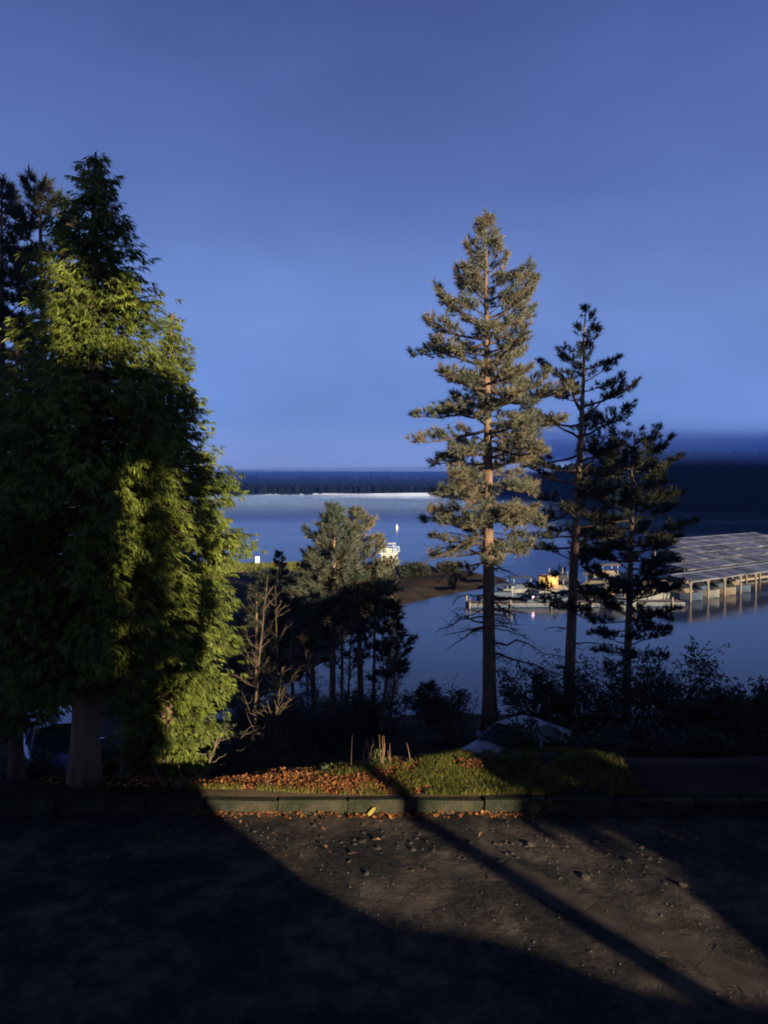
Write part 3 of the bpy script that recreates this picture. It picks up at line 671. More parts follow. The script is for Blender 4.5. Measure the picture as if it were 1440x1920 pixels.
V = np.stack([p - s, p + s, p + d], 1).reshape(-1, 3); b = MB(); b.add(V, F3=np.arange(len(V)).reshape(-1, 3)); tag(b.build('spit_grass', 'grass_blade'), 'yellow green grass along the outer edge of the spit', kind='stuff')

# red upright stems, green herb, yellow leaf
root = thing('stem_clump', 'upright bare red stems on the mound crest', 'plant', on_ground(705, 15.1))
for i in range(17):
    az = rg.uniform(0, 6.28); P = limb_curve(np.array([rg.normal(0, 0.22), rg.normal(0, 0.1), -0.05]), az, rg.uniform(0.35, 0.8), 1.45, rg.uniform(1.1, 1.6), 6, rg, 0.09)
    MB().tube(P, np.linspace(0.010, 0.004, 6), 5).build('stem', 'red_stem', root, smooth=True)
bush('green_herb', 'small bright green herb at the foot of the red stems', on_ground(700, 15.15), 0.22, 0.3, 420, 201, 'green_leaf', 0.08, 16, 'plant')
bush('green_herb', 'small green herb on the leaf mound crest', on_ground(612, 15.0), 0.18, 0.22, 300, 202, 'green_leaf', 0.07, 12, 'plant')
bush('dry_weed', 'dry weed lit on the dark grass near the grey car', on_ground(880, 15.0), 0.22, 0.28, 200, 203, 'dry_leaf', 0.07, 14, 'plant')
root = thing('yellow_leaf', 'large yellow leaf resting against the kerb', 'leaf', (at(697, 1530, 13.66)[0], 13.62, 0.0)); root.scale = (0.75, 0.75, 0.75)
th = np.linspace(0, math.pi, 9); up = np.linspace(0, 1, 9)
V = [(-0.13, 0, 0.02)]; half = np.sin(th) * 0.075
lv = []
for k in range(9):
    t = k / 8; lv += [(-0.13 + 0.24 * t, 0.02 - 0.03 * t, 0.035 + 0.20 * t ** 1.6 + half[k] * 0.9), (-0.13 + 0.24 * t, -0.02 - 0.05 * half[k], 0.03 + 0.2 * t ** 1.6 - half[k] * 0.7)]
b = MB(); b.add(lv, F4=[(2 * k, 2 * k + 2, 2 * k + 3, 2 * k + 1) for k in range(8)]); b.build('blade', 'yellow_leaf', root)
MB().tube([(-0.13, 0.02, 0.035), (-0.17, 0.01, 0.02), (-0.2, 0.0, 0.012)], 0.006, 5).build('stalk', 'yellow_leaf', root)

# dead fallen branches under the shorter cedar
def fallen(label, px, Y, seed, L, az0, e0):
    rg = np.random.default_rng(seed); root = thing('fallen_branch', label, 'branch', on_ground(px, Y, 0.03), group='dead branches under the cedars')
    P = limb_curve(np.zeros(3), az0, L, e0, e0 - 0.5, 9, rg, 0.22); P[:, 2] = np.maximum(P[:, 2], 0.0)
    MB().tube(P, np.linspace(0.035, 0.012, 9), 7).build('main_stem', 'dead_wood', root, smooth=True)
    tw = MB()
    for i in range(14):
        j = rg.integers(1, 8); Q = limb_curve(P[j], rg.uniform(0, 6.28), L * rg.uniform(0.2, 0.5), rg.uniform(0.1, 1.2), rg.uniform(-0.5, 1.0), 6, rg, 0.3); Q[:, 2] = np.maximum(Q[:, 2], 0.0)
        tw.tube(Q, np.linspace(0.014, 0.004, 6), 4, caps=False)
    tag(tw.build('twigs', 'dead_wood', root, smooth=True), kind='stuff')
fallen('gnarled dead branch on the ground below the shorter cedar', 330, 15.25, 301, 1.0, 0.3, 0.5)
fallen('dead branch curving toward the red leaf mound', 420, 15.4, 302, 0.9, 0.2, 0.4)
fallen('small dead branch close to the cedar trunk', 290, 15.3, 303, 0.8, 2.2, 0.9)
fallen('upright dead branch among the twigs of the shorter cedar', 375, 15.6, 304, 1.1, 1.0, 1.2)

# ------------------------------------------------------------------ forecourt: broken concrete path, stones
path = MB().box((0, 0, -0.1), (0.3, 0.3, 0.02)).build('concrete_path', 'concrete', None, (3.2, 10.0, 0.012)); tag(path, 'broken strip of pinkish concrete slabs across the forecourt', kind='structure')
rg = np.random.default_rng(9)
pa, pb_ = np.array([1.75, 11.75]), np.array([5.6, 7.9]); dirv = (pb_ - pa) / np.linalg.norm(pb_ - pa); nrm = np.array([-dirv[1], dirv[0]])
k = 0.0; tot = np.linalg.norm(pb_ - pa)
while k < tot:
    L = rg.uniform(0.9, 1.7); wl, wr = 0.28, 0.32
    nl, nw_ = 12, 7; e0 = e1 = np.zeros(nw_); el, er = rg.normal(0, 0.045, nl), rg.normal(0, 0.045, nl); P = []
    for i in range(nl):
        for j in range(nw_):
            fs, fw = i / (nl - 1), j / (nw_ - 1)
            s_ = k + fs * (L - 0.012) + e0[j] * (1 - fs) ** 3 + e1[j] * fs ** 3; w_ = -wl + (wl + wr) * fw + el[i] * (1 - fw) ** 3 + er[i] * fw ** 3
            P.append(pa + dirv * s_ + nrm * w_)
    P = np.array(P); c = P.mean(0); z0 = float(mesh_z(c[0], c[1])[0]); zz = mesh_z(P[:, 0], P[:, 1]) - z0
    top = np.c_[P - c, zz + 0.005]; bot = np.c_[P - c, zz - 0.004]; no = nl * nw_
    ring = [j for j in range(nw_)] + [i * nw_ + nw_ - 1 for i in range(1, nl)] + [(nl - 1) * nw_ + j for j in range(nw_ - 2, -1, -1)] + [i * nw_ for i in range(nl - 2, 0, -1)]
    m = MB(); m.add(np.vstack([top, bot]), F4=[(i * nw_ + j, (i + 1) * nw_ + j, (i + 1) * nw_ + j + 1, i * nw_ + j + 1) for i in range(nl - 1) for j in range(nw_ - 1)] + [(ring[a], ring[(a + 1) % len(ring)], no + ring[(a + 1) % len(ring)], no + ring[a]) for a in range(len(ring))])
    m.build('slab', 'concrete', path, loc=(c[0] - 3.2, c[1] - 10.0, z0 - 0.012))
    k += L

def rock_mesh(seed):
    rg = np.random.default_rng(seed); import bmesh
    bm = bmesh.new(); bmesh.ops.create_icosphere(bm, subdivisions=2, radius=1.0)
    pl = rg.normal(0, 1, (9, 3)); pl /= np.linalg.norm(pl, axis=1, keepdims=True); dd = rg.uniform(0.55, 0.9, 9)
    for v in bm.verts:
        p = np.array(v.co)
        for a_, d_ in zip(pl, dd):
            q = p @ a_
            if q > d_: p = p - a_ * (q - d_)
        v.co = p
    me = bpy.data.meshes.new('stone'); bm.to_mesh(me); bm.free(); me.materials.append(M['stone']); return me
rocks = [rock_mesh(400 + i) for i in range(6)]
rg = np.random.default_rng(17)
clusters = [(-0.75, 12.7, 0.5, 0.25, 34), (0.0, 12.5, 0.5, 0.25, 26), (1.5, 12.6, 0.7, 0.3, 44), (2.6, 12.5, 0.9, 0.35, 44), (5.2, 12.0, 0.8, 0.4, 40), (6.3, 11.5, 0.7, 0.4, 26), (0.6, 11.9, 0.5, 0.3, 14), (3.9, 11.5, 1.2, 0.5, 26)]
for cx_, cy_, sx, sy, nn in clusters:
    for i in range(int(nn * 0.7)):
        x, y = rg.normal(cx_, sx * 1.3), rg.normal(cy_, sy * 1.3)
        if y > 13.45: continue
        r = rg.uniform(0.015, 0.05) * (1.9 if rg.uniform() > 0.93 else 1)
        o = bpy.data.objects.new('stone', rocks[rg.integers(6)]); C.objects.link(o); o.parent = ground
        o.location = (x, y, float(mesh_z(x, y)[0]) + r * 0.02); o.scale = (r * rg.uniform(0.9, 1.6), r * rg.uniform(0.8, 1.2), r * rg.uniform(0.25, 0.5)); o.rotation_euler = (rg.normal(0, 0.2), rg.normal(0, 0.2), rg.uniform(0, 6.28))
n = 3200; xy = np.c_[rg.uniform(-7, 9, n), rg.uniform(7.5, 13.6, n)]; xy = xy[vnoise(xy[:, 0], xy[:, 1], 1.1, 41) > -0.05]
z = height(xy[:, 0], xy[:, 1]); r = 0.005 + 0.02 * rg.uniform(0, 1, len(xy)) ** 2.5; oc = np.array([(1, 0, 0), (0, 1, 0), (-1, 0, 0), (0, -1, 0), (0, 0, 0.8)])
V = (np.c_[xy, z][:, None] + oc[None] * r[:, None, None]).reshape(-1, 3); k = np.arange(len(xy))[:, None] * 5
b = MB(); b.add(V, F3=np.stack([k + np.array([0, 1, 2, 3]), k + np.array([1, 2, 3, 0]), np.broadcast_to(k + 4, (len(xy), 4))], -1).reshape(-1, 3)); tag(b.build('gravel', 'stone'), 'loose gravel on the worn forecourt', kind='stuff')

# ------------------------------------------------------------------ vehicles
def car(name, label, loc, rz, paint, scale=(1, 1, 1), boxy=False):
    root = thing(name, label, 'car', loc, rz); root.scale = scale
    # local +x is the front; stations along the length: x, half width, bottom, waist (hood / boot) height
    st = [(2.2, 0.60, 0.42, 0.62), (2.1, 0.74, 0.30, 0.72), (1.8, 0.83, 0.24, 0.82), (1.3, 0.87, 0.22, 0.90), (0.85, 0.88, 0.22, 0.97), (0.0, 0.89, 0.22, 0.98), (-1.0, 0.89, 0.22, 1.0), (-1.6, 0.87, 0.24, 1.02), (-2.0, 0.80, 0.30, 1.0), (-2.15, 0.66, 0.42, 0.92)]
    V = []; n = 12
    for (x, hw, zb, zt) in st:
        ring = [(-hw * 0.86, zb), (hw * 0.86, zb), (hw, zb + 0.1), (hw * 1.0, zb + (zt - zb) * 0.55), (hw * 0.97, zt - 0.09), (hw * 0.88, zt - 0.02), (hw * 0.45, zt + 0.02), (-hw * 0.45, zt + 0.02), (-hw * 0.88, zt - 0.02), (-hw * 0.97, zt - 0.09), (-hw, zb + (zt - zb) * 0.55), (-hw, zb + 0.1)]
        V += [(x, a, c) for a, c in ring]
    Fq = [(i * n + j, i * n + (j + 1) % n, (i + 1) * n + (j + 1) % n, (i + 1) * n + j) for i in range(len(st) - 1) for j in range(n)]
    F3 = []
    for i0, sgn in ((0, 1), ((len(st) - 1) * n, -1)):
        for j in range(1, n - 1): F3.append((i0, i0 + j, i0 + j + 1) if sgn < 0 else (i0, i0 + j + 1, i0 + j))
    m = MB(); m.add(V, F3, Fq); m.build('body', paint, root, smooth=True)
    xr0, xr1 = (-1.75, -1.45) if boxy else (-1.55, -0.95)
    # glasshouse: dark glass block, roof shell and pillars
    lo = [(0.98, 0.78), (xr0, 0.78)]; hi = [(0.25, 0.60), (xr1, 0.60)]
    zt, zb = 1.44, 0.96
    g = MB(); G = np.array([(lo[0][0], -0.76, zb), (lo[0][0], 0.76, zb), (lo[1][0], 0.76, zb), (lo[1][0], -0.76, zb), (hi[0][0], -0.58, zt - 0.03), (hi[0][0], 0.58, zt - 0.03), (hi[1][0], 0.58, zt - 0.03), (hi[1][0], -0.58, zt - 0.03)])
    g.add(G, F4=[(0, 1, 5, 4), (1, 2, 6, 5), (2, 3, 7, 6), (3, 0, 4, 7), (4, 5, 6, 7)]); g.build('windows', 'glass', root)
    rf = MB(); xs = np.linspace(hi[0][0] + 0.08, hi[1][0] - 0.06, 5); V = []
    for x in xs:
        for a in (-0.62, -0.5, 0, 0.5, 0.62): V.append((x, a, zt - 0.035 + 0.05 * (1 - (a / 0.62) ** 2) + 0.02 * (1 - ((x - xs.mean()) / (xs[0] - xs.mean())) ** 2)))
    rf.add(V, F4=[(i * 5 + j, i * 5 + j + 1, i * 5 + 6 + j, i * 5 + 5 + j) for i in range(4) for j in range(4)]); rf.build('roof', paint, root, smooth=True)
    for s in (-1, 1):
        for a, c in ((G[0], G[4]), (G[3], G[7])):
            A, B = a.copy(), c.copy(); A[1] = s * abs(A[1]); B[1] = s * abs(B[1]); MB().tube([A, (A + B) / 2 + [0, s * 0.012, 0.01], B], 0.032, 6).build('pillar', paint, root, smooth=True)
        xm = -0.25; MB().tube([(xm, s * 0.775, zb), (xm - 0.05, s * 0.59, zt)], 0.03, 6).build('pillar', paint, root, smooth=True)
        mm = MB().box((0.72, s * 0.98, 1.02), (0.12, 0.18, 0.13), 0, 0.85); mm.build('mirror', paint, root)
        MB().box((2.1, s * 0.58, 0.66), (0.14, 0.30, 0.13), -s * 0.35, 0.9).build('headlight', 'headlight', root)
        MB().box((-2.08, s * 0.62, 0.86), (0.1, 0.22, 0.16), s * 0.3, 0.9).build('tail_light', 'red_plastic', root)
        MB().box((-0.05, s * 0.9, 0.83), (0.16, 0.03, 0.03)).build('door_handle', 'steel', root)
        for x in (1.35, -1.35):
            th = np.arange(20) * 2 * math.pi / 20
            wm = MB(); V = []
            for yy_, rr in ((-0.1, 0.2), (-0.11, 0.30), (-0.06, 0.33), (0.06, 0.33), (0.11, 0.30), (0.1, 0.2)): V += [(math.cos(t) * rr, yy_, math.sin(t) * rr) for t in th]
            wm.add(V, F4=[(i * 20 + j, i * 20 + (j + 1) % 20, i * 20 + 20 + (j + 1) % 20, i * 20 + 20 + j) for i in range(5) for j in range(20)])
            wo = wm.build('wheel', 'rubber', root, (x, s * 0.80, 0.33), True)
            rm = MB(); rm.tube([(0, -0.085, 0), (0, 0.085, 0)], 0.2, 16); rm.build('rim', 'steel', wo)
    MB().box((2.19, 0, 0.45), (0.05, 1.0, 0.12), 0, 0.95).build('grille', 'rubber', root)
    return root
cp = on_ground(940, 23.0)
car('parked_car', 'silver grey car half hidden behind the grassy mound', (cp[0] + 0.6, cp[1] + 0.7, cp[2] + 0.08), R(218), 'silver_paint', (0.95, 0.95, 0.95))
cp = on_ground(98, 21.5)
car('parked_vehicle', 'dark blue vehicle in the shade behind the cedar trunk', (cp[0] - 0.2, cp[1] + 0.6, cp[2] + 0.05), R(-60), 'blue_paint', (1.05, 1.08, 1.28), True)

# ------------------------------------------------------------------ lake things
# covered docks
DK = thing  # rows of roofed slips, each row a thing
du = np.array([0.80, 0.60]); dv = np.array([-0.60, 0.80]); dock_rz = math.atan2(0.6, 0.8)
def dock_row(i, o, L, label):
    root = thing('covered_dock', label, 'dock', (o[0], o[1], WATER), dock_rz, 'rows of covered docks in the marina')
    W, eave, ridge = 5.2, 2.45, 2.85
    npn = int(L / 1.9)
    rgd = np.random.default_rng(500 + i)
    roof = None
    for s in (0, 1):          # roof slopes made of single metal sheets
        for k in range(npn):
            x0, x1 = k * L / npn + 0.03, (k + 1) * L / npn - 0.03
            m = MB(); za = rgd.uniform(-0.09, 0.09)
            y0, y1, z0, z1 = (-0.35, W / 2 - 0.02, eave, ridge) if s == 0 else (W + 0.35, W / 2 + 0.02, eave, ridge)
            xs = np.linspace(x0, x1, 7); V = []
            for q, xx in enumerate(xs):
                c = 0.03 * (q % 2)
                V += [(xx, y0, z0 + za + c), (xx, y1, z1 + za + c), (xx, y0, z0 + za + c - 0.06), (xx, y1, z1 + za + c - 0.06)]
            Fm = []
            for q in range(6):
                a = q * 4; Fm += [(a, a + 1, a + 5, a + 4), (a + 2, a + 6, a + 7, a + 3), (a, a + 4, a + 6, a + 2), (a + 1, a + 3, a + 7, a + 5)]
            Fm += [(0, 2, 3, 1), (24, 25, 27, 26)]
            m.add(V, F4=Fm); m.build('roof_sheet', 'tin_roof', root)
    m = MB().box((L / 2, W / 2, 2.95), (L, 0.35, 0.06)); m.build('ridge_cap', 'tin_roof', root)
    MB().box((L / 2, 0.0, 2.36), (L, 0.1, 0.2)).build('fascia', 'steel', root)
    nb = int(L / 3.7)
    post = MB().tube([(0, 0, -1.5), (0, 0, 2.5)], 0.12, 8).build('post', 'weathered_wood', root, (0.1, 0, 0), True)
    brace = MB().tube([(0, 0, 1.7), (0.35, 0, 2.2), (0.85, 0, 2.5)], 0.06, 5).tube([(0, 0, 1.7), (-0.35, 0, 2.2), (-0.85, 0, 2.5)], 0.06, 5).build('brace', 'weathered_wood', root, (0.1, 0.02, 0), True)
    for k in range(1, nb + 1):
        share(post, 'post', root, (0.1 + k * (L - 0.2) / nb, 0, 0)); share(brace, 'brace', root, (0.1 + k * (L - 0.2) / nb, 0.02, 0))
    for k in range(nb + 1): share(post, 'post', root, (0.1 + k * (L - 0.2) / nb, W, 0))
    MB().box((L / 2, W + 0.75, 0.32), (L, 1.2, 0.3)).build('walkway', 'weathered_wood', root)
    return root
o0 = np.array([36.0, 90.0])
nm = ('front', 'second', 'third', 'fourth', 'fifth', 'rearmost')
for i in range(6):
    o = o0 + dv * (i * 6.8) + du * (i * 10.4)
    dock_row(i, o, 34, ('front covered dock row with posts standing in the water', 'second covered dock row, just behind the front row', 'third covered dock row counted from the front', 'fourth covered dock row counted from the front', 'fifth covered dock row, next to the rearmost', 'rearmost covered dock row under the dark hill')[i])

def hull(L, W, Hh, m, root, name='hull'):
    st = [(-L / 2, 0.46, 0.0), (-L / 4, 0.5, 0.0), (L / 8, 0.5, 0.0), (L / 3, 0.36, 0.12), (L / 2, 0.04, 0.28)]; V = []
    for x, hw, up in st: V += [(x, -hw * W, Hh + up), (x, -hw * W * 0.75, -0.1 + up * 0.6), (x, hw * W * 0.75, -0.1 + up * 0.6), (x, hw * W, Hh + up)]
    F = [(i * 4 + j, i * 4 + j + 1, i * 4 + 5 + j, i * 4 + 4 + j) for i in range(4) for j in range(3)] + [(i * 4 + 3, i * 4, i * 4 + 4, i * 4 + 7) for i in range(4)] + [(0, 3, 2, 1), (16, 17, 18, 19)]
    b = MB(); b.add(V, F4=F); return b.build(name, m, root, smooth=False)
def boat(label, px, Y, rz, hm, tarp, canopy, group='boats moored at the open dock', glow=None):
    x = (px - CX) / F_PX * Y; root = thing('moored_boat', label, 'boat', (x, Y, WATER), rz, group)
    hull(6.0, 2.4, 0.75, 'grey_hull' if hm == 'white_paint' else hm, root)
    MB().box((-0.3, 0, 1.0), (3.6, 1.9, 0.45), 0, 0.7).build('cover', tarp, root)
    if canopy:
        for sx in (-1.6, 0.8):
            for sy in (-0.9, 0.9): MB().tube([(sx, sy, 0.7), (sx * 0.95, sy, 2.05)], 0.03, 5).build('canopy_post', 'steel', root)
        V = []; xs = np.linspace(-2.0, 1.2, 5); ys = np.linspace(-1.1, 1.1, 5)
        for a in xs:
            for c in ys: V.append((a, c, 2.05 + 0.16 * (1 - (c / 1.1) ** 2)))
        b = MB(); F = [(i * 5 + j, i * 5 + j + 1, i * 5 + 6 + j, i * 5 + 5 + j) for i in range(4) for j in range(4)]; b.add(V, F4=F); Vd = np.array(V) - [0, 0, 0.06]; b.add(Vd, F4=[f[::-1] for f in F]); b.build('canopy', tarp, root)
    else:
        b = MB(); b.add([(0.9, -0.9, 0.95), (0.9, 0.9, 0.95), (0.5, 0.75, 1.5), (0.5, -0.75, 1.5), (0.85, -0.9, 0.95), (0.85, 0.9, 0.95), (0.45, 0.75, 1.5), (0.45, -0.75, 1.5)], F4=[(0, 1, 2, 3), (7, 6, 5, 4), (3, 2, 6, 7), (0, 3, 7, 4), (1, 5, 6, 2)]); b.build('windshield', 'glass', root)
    if glow:
        cb = MB().box((-0.9, 0, 1.75), (1.9, 1.7, 1.5), 0, 0.94).build('cabin', 'orange_paint', root)
        for sy in (-1, 1): MB().box((-0.9, sy * 0.845, 1.85), (1.3, 0.06, 0.85)).build('window', glow, cb)
        for sx in (-1, 1): MB().box((-0.9 + sx * 0.945, 0, 1.85), (0.06, 1.1, 0.85)).build('window', glow, cb)
    return root
boat('white boat with amber lit cabin windows beyond the pine trunks', 1040, 96, R(25), 'white_paint', 'tarp_tan', False, glow='amber_glow')
boat('dark covered boat at the landward end of the open dock', 945, 90, R(8), 'tarp_blue', 'tarp_blue', True)
boat('white hulled boat under a blue canopy left of the lit boat', 980, 97, R(15), 'white_paint', 'tarp_blue', True)
boat('blue tarped boat in front of the amber lit boat', 1030, 88, R(12), 'tarp_blue', 'tarp_blue', False)
boat('tan canopied boat glimpsed between the two dark pines', 1125, 100, R(-20), 'white_paint', 'tarp_tan', True)
boat('orange brown boat low between the two dark pines', 1118, 92, R(20), 'orange_paint', 'tarp_tan', False)
boat('white open boat left of the fir trunk', 1150, 86, R(-50), 'white_paint', 'tarp_blue', False)
boat('white boat under tan canopy right of the fir trunk', 1215, 92, R(30), 'white_paint', 'tarp_tan', True)
boat('covered boat by the first post of the docks', 1262, 95, R(35), 'white_paint', 'tarp_blue', True)
boat('tan boat at the rear between the two dark pines', 1145, 112, R(10), 'white_paint', 'tarp_tan', True)

for i, k_ in enumerate((1.9, 5.6, 9.4, 13.0)):
    c_ = o0 + du * k_ + dv * 2.6
    boat(('boat in the first slip under the front dock roof', 'boat in the second slip under the front dock roof', 'boat in the third slip under the front dock roof', 'boat in the fourth slip under the front dock roof')[i], CX + c_[0] / c_[1] * F_PX, c_[1], math.atan2(-dv[1], -dv[0]), ('tarp_blue', 'white_paint', 'tarp_tan', 'tarp_blue')[i], ('tarp_tan', 'tarp_blue', 'tarp_blue', 'tarp_tan')[i], False, group='boats in the covered slips')
def open_dock(label, a, c, wdt):
    a, c = np.array(a), np.array(c); L = np.linalg.norm(c - a); rz = math.atan2(*(c - a)[::-1]); root = thing('open_dock', label, 'dock', (a[0], a[1], WATER), rz)
    n = int(L / 1.5)
    for k in range(n): MB().box(((k + 0.5) * L / n, 0, 0.42), (L / n - 0.05, wdt, 0.12)).build('deck_board', 'weathered_wood', root)
    for k in range(0, n + 1, 3):
        for s in (-1, 1): MB().tube([(k * L / n, s * (wdt / 2 + 0.1), -1.5), (k * L / n, s * (wdt / 2 + 0.1), 1.1)], 0.11, 7).build('pile', 'weathered_wood', root, smooth=True)
    for s in (-1, 1): MB().box((L / 2, s * wdt * 0.4, 0.2), (L, 0.3, 0.3)).build('float', 'tarp_blue', root)
open_dock('floating walkway in front of the moored boats', (9.5, 86.5), (34, 87.5), 2.2)
open_dock('floating walkway leading back among the moored boats', (24, 89), (26, 116), 1.8)

def lamp(label, px, Y, hgt, glow):
    x = (px - CX) / F_PX * Y; root = thing('dock_lamp', label, 'lamp', (x, Y, WATER + 0.48))
    MB().tube([(0, 0, 0), (0, 0, hgt)], 0.04, 6).build('pole', 'steel', root)
    MB().tube([(0, 0, hgt), (0, 0, hgt + 0.12), (0, 0, hgt + 0.24), (0, 0, hgt + 0.3)], [0.1, 0.16, 0.14, 0.05], 8).build('globe', glow, root, smooth=True)
lamp('small orange dock lamp between the dark pine trunks', 1110, 87.2, 0.75, 'orange_glow')
lamp('tiny pink dock lamp right of the big pine trunk', 1001, 86.8, -0.0 + 0.35, 'pink_glow')

# houseboat off the spit
def houseboat(px, Y, label):
    x = (px - CX) / F_PX * Y; root = thing('houseboat', label, 'boat', (x, Y, WATER), R(80))
    for s in (-1, 1): MB().tube([(-3.2, s * 0.95, 0.1), (2.4, s * 0.95, 0.1), (3.2, s * 0.95, 0.3)], [0.35, 0.35, 0.06], 10).build('pontoon', 'steel', root, smooth=True)
    MB().box((0, 0, 0.52), (6.4, 2.6, 0.16)).build('deck', 'weathered_wood', root)
    cb = MB().box((-0.2, 0, 1.35), (4.0, 2.2, 1.5)).build('cabin', 'cream_paint', root)
    for s in (-1, 1):
        for xx in (-1.4, -0.2, 1.0): MB().box((xx, s * 1.105, 1.5), (0.8, 0.05, 0.55)).build('window', 'glass', cb)
        for yy in (-0.6, 0.6): MB().box((-0.2 + s * 2.005, yy, 1.5), (0.05, 0.55, 0.6)).build('window', 'glass', cb)
        MB().box((-0.2 + s * 2.005, 0, 1.2), (0.06, 0.5, 1.1)).build('door', 'white_paint', cb)
    MB().box((-0.1, 0, 2.18), (5.6, 2.6, 0.12)).build('upper_deck', 'white_paint', root)
    for xx in (-2.8, -1.4, 0, 1.4, 2.6):
        for s in (-1, 1): MB().tube([(xx, s * 1.22, 2.2), (xx, s * 1.22, 2.95)], 0.03, 5).build('rail_post', 'white_paint', root)
    for s in (-1, 1): MB().tube([(-2.8, s * 1.22, 2.95), (2.6, s * 1.22, 2.95)], 0.035, 5).build('rail', 'white_paint', root)
    for xx in (-2.8, 2.6): MB().tube([(xx, -1.22, 2.95), (xx, 1.22, 2.95)], 0.035, 5).build('rail', 'white_paint', root)
    for xx in (-2.0, -0.2):
        for s in (-1, 1): MB().tube([(xx, s * 1.0, 2.2), (xx, s * 0.9, 3.75)], 0.035, 5).build('canopy_post', 'white_paint', root)
    MB().box((-1.1, 0, 3.8), (2.4, 2.1, 0.08), 0, 0.95).build('canopy', 'white_paint', root)
    MB().box((-0.9, 0, 2.6), (0.6, 1.0, 0.7), 0, 0.9).build('helm', 'cream_paint', root)
houseboat(731, 130.5, 'two deck houseboat moored off the spit')
# sign and buoy
p = on_ground(482, 121); root = thing('shore_sign', 'white blank sign board on a post at the lake edge', 'sign', p)
top = at(482, 1044, 121)[2] - p[2]
MB().tube([(0, 0.06, -0.3), (0, 0.06, top)], 0.06, 6).build('post', 'weathered_wood', root); MB().box((0, 0, top - 0.45), (0.68, 0.06, 1.0)).build('board', 'white_paint', root)
p = at(744, 990, 237); root = thing('buoy', 'small white buoy floating on the open lake', 'buoy', (p[0], 237, WATER))
MB().tube([(0, 0, -0.2), (0, 0, 0.1), (0, 0, 0.5), (0, 0, 0.62), (0, 0, 1.1), (0, 0, 1.2)], [0.3, 0.42, 0.42, 0.22, 0.2, 0.05], 10).build('float', 'white_paint', root, smooth=True)

# ------------------------------------------------------------------ behind the viewer: unseen things added to shade the scene
SA, SQ = np.array([math.cos(R(SUN_ROT - 90 - 90 + 0)), 0]), None
dx, dy = math.sin(R(SUN_ROT)), math.cos(R(SUN_ROT))            # toward the light, in plan
def sp(a, q): return (-dy * a - dx * q, dx * a - dy * q)        # a: across the light, q: down the light
rz_l = math.atan2(dx, -dy)
lodge = thing('lodge', 'unseen lodge behind the viewpoint, shaped to cast the shade', 'house', (0, 0, 0))  # never in view; parts are sized by the shadows they cast
def slab_aq(name, a0, a1, z0, z1, q0, q1, m='lodge_wood'):
    x, y = sp((a0 + a1) / 2, (q0 + q1) / 2)
    MB().box((x, y, (z0 + z1) / 2), (a1 - a0, q1 - q0, z1 - z0), rz_l).build(name, m, lodge)
slab_aq('shade_roof', -9, 5.7, 8.9, 10.75, -3.2, -1.6)  # slab placed to darken the middle of the cedars
slab_aq('wall', -9, 4.8, -0.2, 4.8, -3.2, -1.6)
slab_aq('wall', -9, 3.45, 4.8, 8.9, -3.2, -1.6)  # opening beside it lets a lit patch onto the tall cedar
slab_aq('post', 4.8, 5.7, 4.8, 8.9, -2.2, -1.7)  # made wide to shade a strip between the lit patches
def shade_prism(name, top, q, th, parent, m='lodge_wood', bottom=-0.3):
    n = len(top); V = []
    for dq in (0, th):
        for a, bb in top: x, y = sp(a, q + dq); V.append((x, y, bb - q * math.tan(R(SUN_EL))))
        for a, bb in top: x, y = sp(a, q + dq); V.append((x, y, bottom))
    F = []
    for i in range(n - 1):
        F += [(i, i + 1, n + i + 1, n + i), (2 * n + i, 3 * n + i, 3 * n + i + 1, 2 * n + i + 1), (i, 2 * n + i, 2 * n + i + 1, i + 1), (n + i, n + i + 1, 3 * n + i + 1, 3 * n + i)]
    F += [(0, n, 3 * n, 2 * n), (n - 1, 3 * n - 1, 4 * n - 1, 2 * n - 1)]
    b = MB(); b.add(V, F4=F); return b.build(name, m, parent)
shade_prism('shade_wall', [(4.7, 2.6), (4.9, 2.2), (5.2, 1.6), (5.6, 1.36), (6.5, 1.2), (6.9, 1.07), (7.3, 0.92), (7.9, 0.8), (8.6, 0.72), (9.2, 0.82), (9.8, 1.08), (10.8, 1.25), (11.6, 1.2), (13, 1.6)], -1.7, 0.2, lodge)  # added unseen wall, its top cut to the forecourt shadow outline
x, y = sp(7.88, -9.0)
conifer('pine_tree', 'tall pine with a straight trunk beside the lodge', (x, y, 0), 24, [(1.0, 0.4), (0.85, 2.2), (0.7, 3.0), (0.66, 2.6)], 70, 701, 'pine', (0, 0), 0.2, 'dark_needle', 'bark', 0.9, K=14, ln=0.4, wd=0.09)
x, y = sp(2.2, -7.0)
conifer('cedar_tree', 'unseen cedar added to shade the top of the tall cedar', (x, y, 0), 28, [(1.0, 0.4), (0.8, 2.6), (0.56, 3.4), (0.5, 3.3)], 100, 702, 'cedar', (0, 0), 0.35, 'cedar_leaf', 'cedar_bark', 0.8, K=7, ln=0.5, wd=0.2)  # extra crown out of view, darkening the upper cedar
house = thing('shade_house', 'unseen long house added to shade the lower bank', 'house')  # invented house; blocks light from the lower bank
lodge_keep, lodge = lodge, house
slab_aq('wall', 13.5, 34, -0.3, 5.6, -9, -5.5)
shade_prism('shade_gable', [(13.0, 5.2), (15, 5.9), (22, 6.3), (34.6, 6.0)], -6.5, 2.0, house, 'lodge_wood', 5.6)  # roof line set where the shade on the trees should end
lodge = lodge_keep
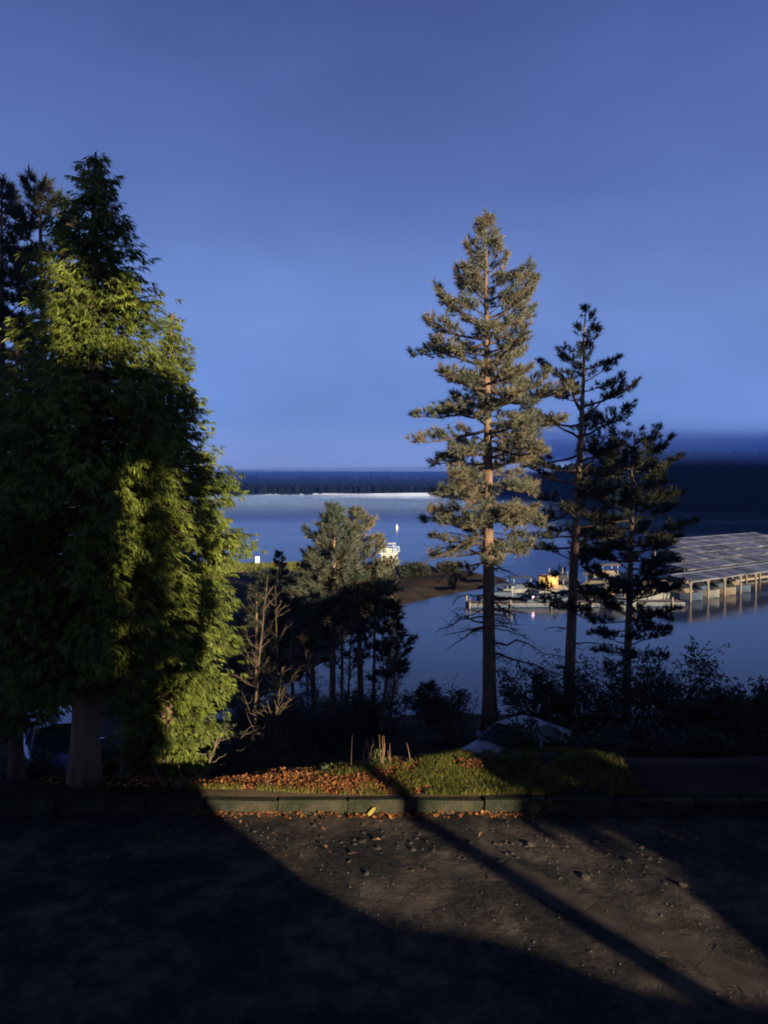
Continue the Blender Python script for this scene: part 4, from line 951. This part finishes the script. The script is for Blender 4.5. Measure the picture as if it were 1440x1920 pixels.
for i, (a_, q_, r_, h_, t_, dn, lab) in enumerate(((10.9, -4.0, 1.4, 6.6, 0.22, 1.1, 'unseen cedar added to shade the mound grass'), (13.0, -4.5, 1.5, 7.2, 0.1, 1.1, 'unseen cedar added to shade the right-hand slope'), (4.1, -4.8, 0.8, 9.2, 0.5, 1.3, 'unseen thin cedar added to dapple the tall cedar'))):
    x, y = sp(a_, q_); conifer('shade_cedar', lab, (x, y, 0), h_, [(1.0, 0.1), (0.7, r_ * 0.7), (t_ + 0.1, r_), (t_, r_ * 0.8)], 60, 730 + i, 'cedar', (0, 0), 0.09, 'cedar_leaf', 'cedar_bark', dn, K=7, ln=0.3, wd=0.09)  # added out of view to dapple and dim the light
for i, (a_, H_, r_, lab) in enumerate(((25.8, 23, 3.0, 'first unseen pine added to shade the dark pines'), (31.5, 25, 3.2, 'second unseen pine added to shade the dark pines'), (35, 22, 2.8, 'last unseen pine added to shade the dark pines'))):
    x, y = sp(a_, -12.0)
    conifer('pine_tree', lab, (x, y, 0), H_, [(1.0, 0.4), (0.8, r_ * 0.7), (0.5, r_), (0.25, r_)], 110, 710 + i, 'pine', (0, 0), 0.3, 'dark_needle', 'bark', 1.0, K=14, ln=0.45, wd=0.12)  # blockers out of view, keeping light off the right-hand pines
# ------------------------------------------------------------------ air: thin even haze, and the low cloud resting on the far hills
def air(name, x0, x1, y0, y1, z0, z1, dens, g, col, label, tilt=0.0):
    m = bpy.data.materials.new(name); m.use_nodes = True; nt = m.node_tree; nt.nodes.remove(nt.nodes['Principled BSDF'])
    v = nt.nodes.new('ShaderNodeVolumePrincipled'); v.inputs['Color'].default_value = (*col, 1); v.inputs['Density'].default_value = dens; v.inputs['Anisotropy'].default_value = g
    nt.links.new(v.outputs[0], nt.nodes['Material Output'].inputs['Volume']); M[name] = m
    o = MB().box((0, 0, 0), (x1 - x0, y1 - y0, z1 - z0)).build(name, name, None, ((x0 + x1) / 2, (y0 + y1) / 2, (z0 + z1) / 2))
    o.rotation_euler = (0, tilt, 0)
    return tag(o, label, kind='stuff')
air('haze', -1600, 1600, -80, 2300, -16, 62, 0.0002, 0.75, (0.2, 0.42, 1.0), 'thin night haze over the lake')
rgc = np.random.default_rng(77)
for i in range(9):
    air('low_cloud', -500, 140 + i * 6, 735 + 6 * i, 850, 3.0 + i * 1.2, 9.5 + 1.7 * i, 0.0013, 0.85, (0.5, 0.68, 1.0), 'low cloud resting on the far hills', rgc.uniform(-0.012, 0.012))
for i in range(8):
    air('low_cloud', 95 - i * 5, 420, 350 + 5 * i, 480, 15.0 + i * 1.9, 24.5 + 2.3 * i, 0.0018, 0.85, (0.5, 0.68, 1.0), 'low cloud resting on the nearer wooded hill', rgc.uniform(-0.015, 0.015))
for i in range(3):
    air('lake_mist', -700 + 20 * i, 60 + 25 * i, 300 + 70 * i, 794, WATER + 0.05, WATER + 1.4 + 0.6 * i, 0.0022, 0.0, (0.42, 0.6, 1.0), 'pale mist lying on the far water')
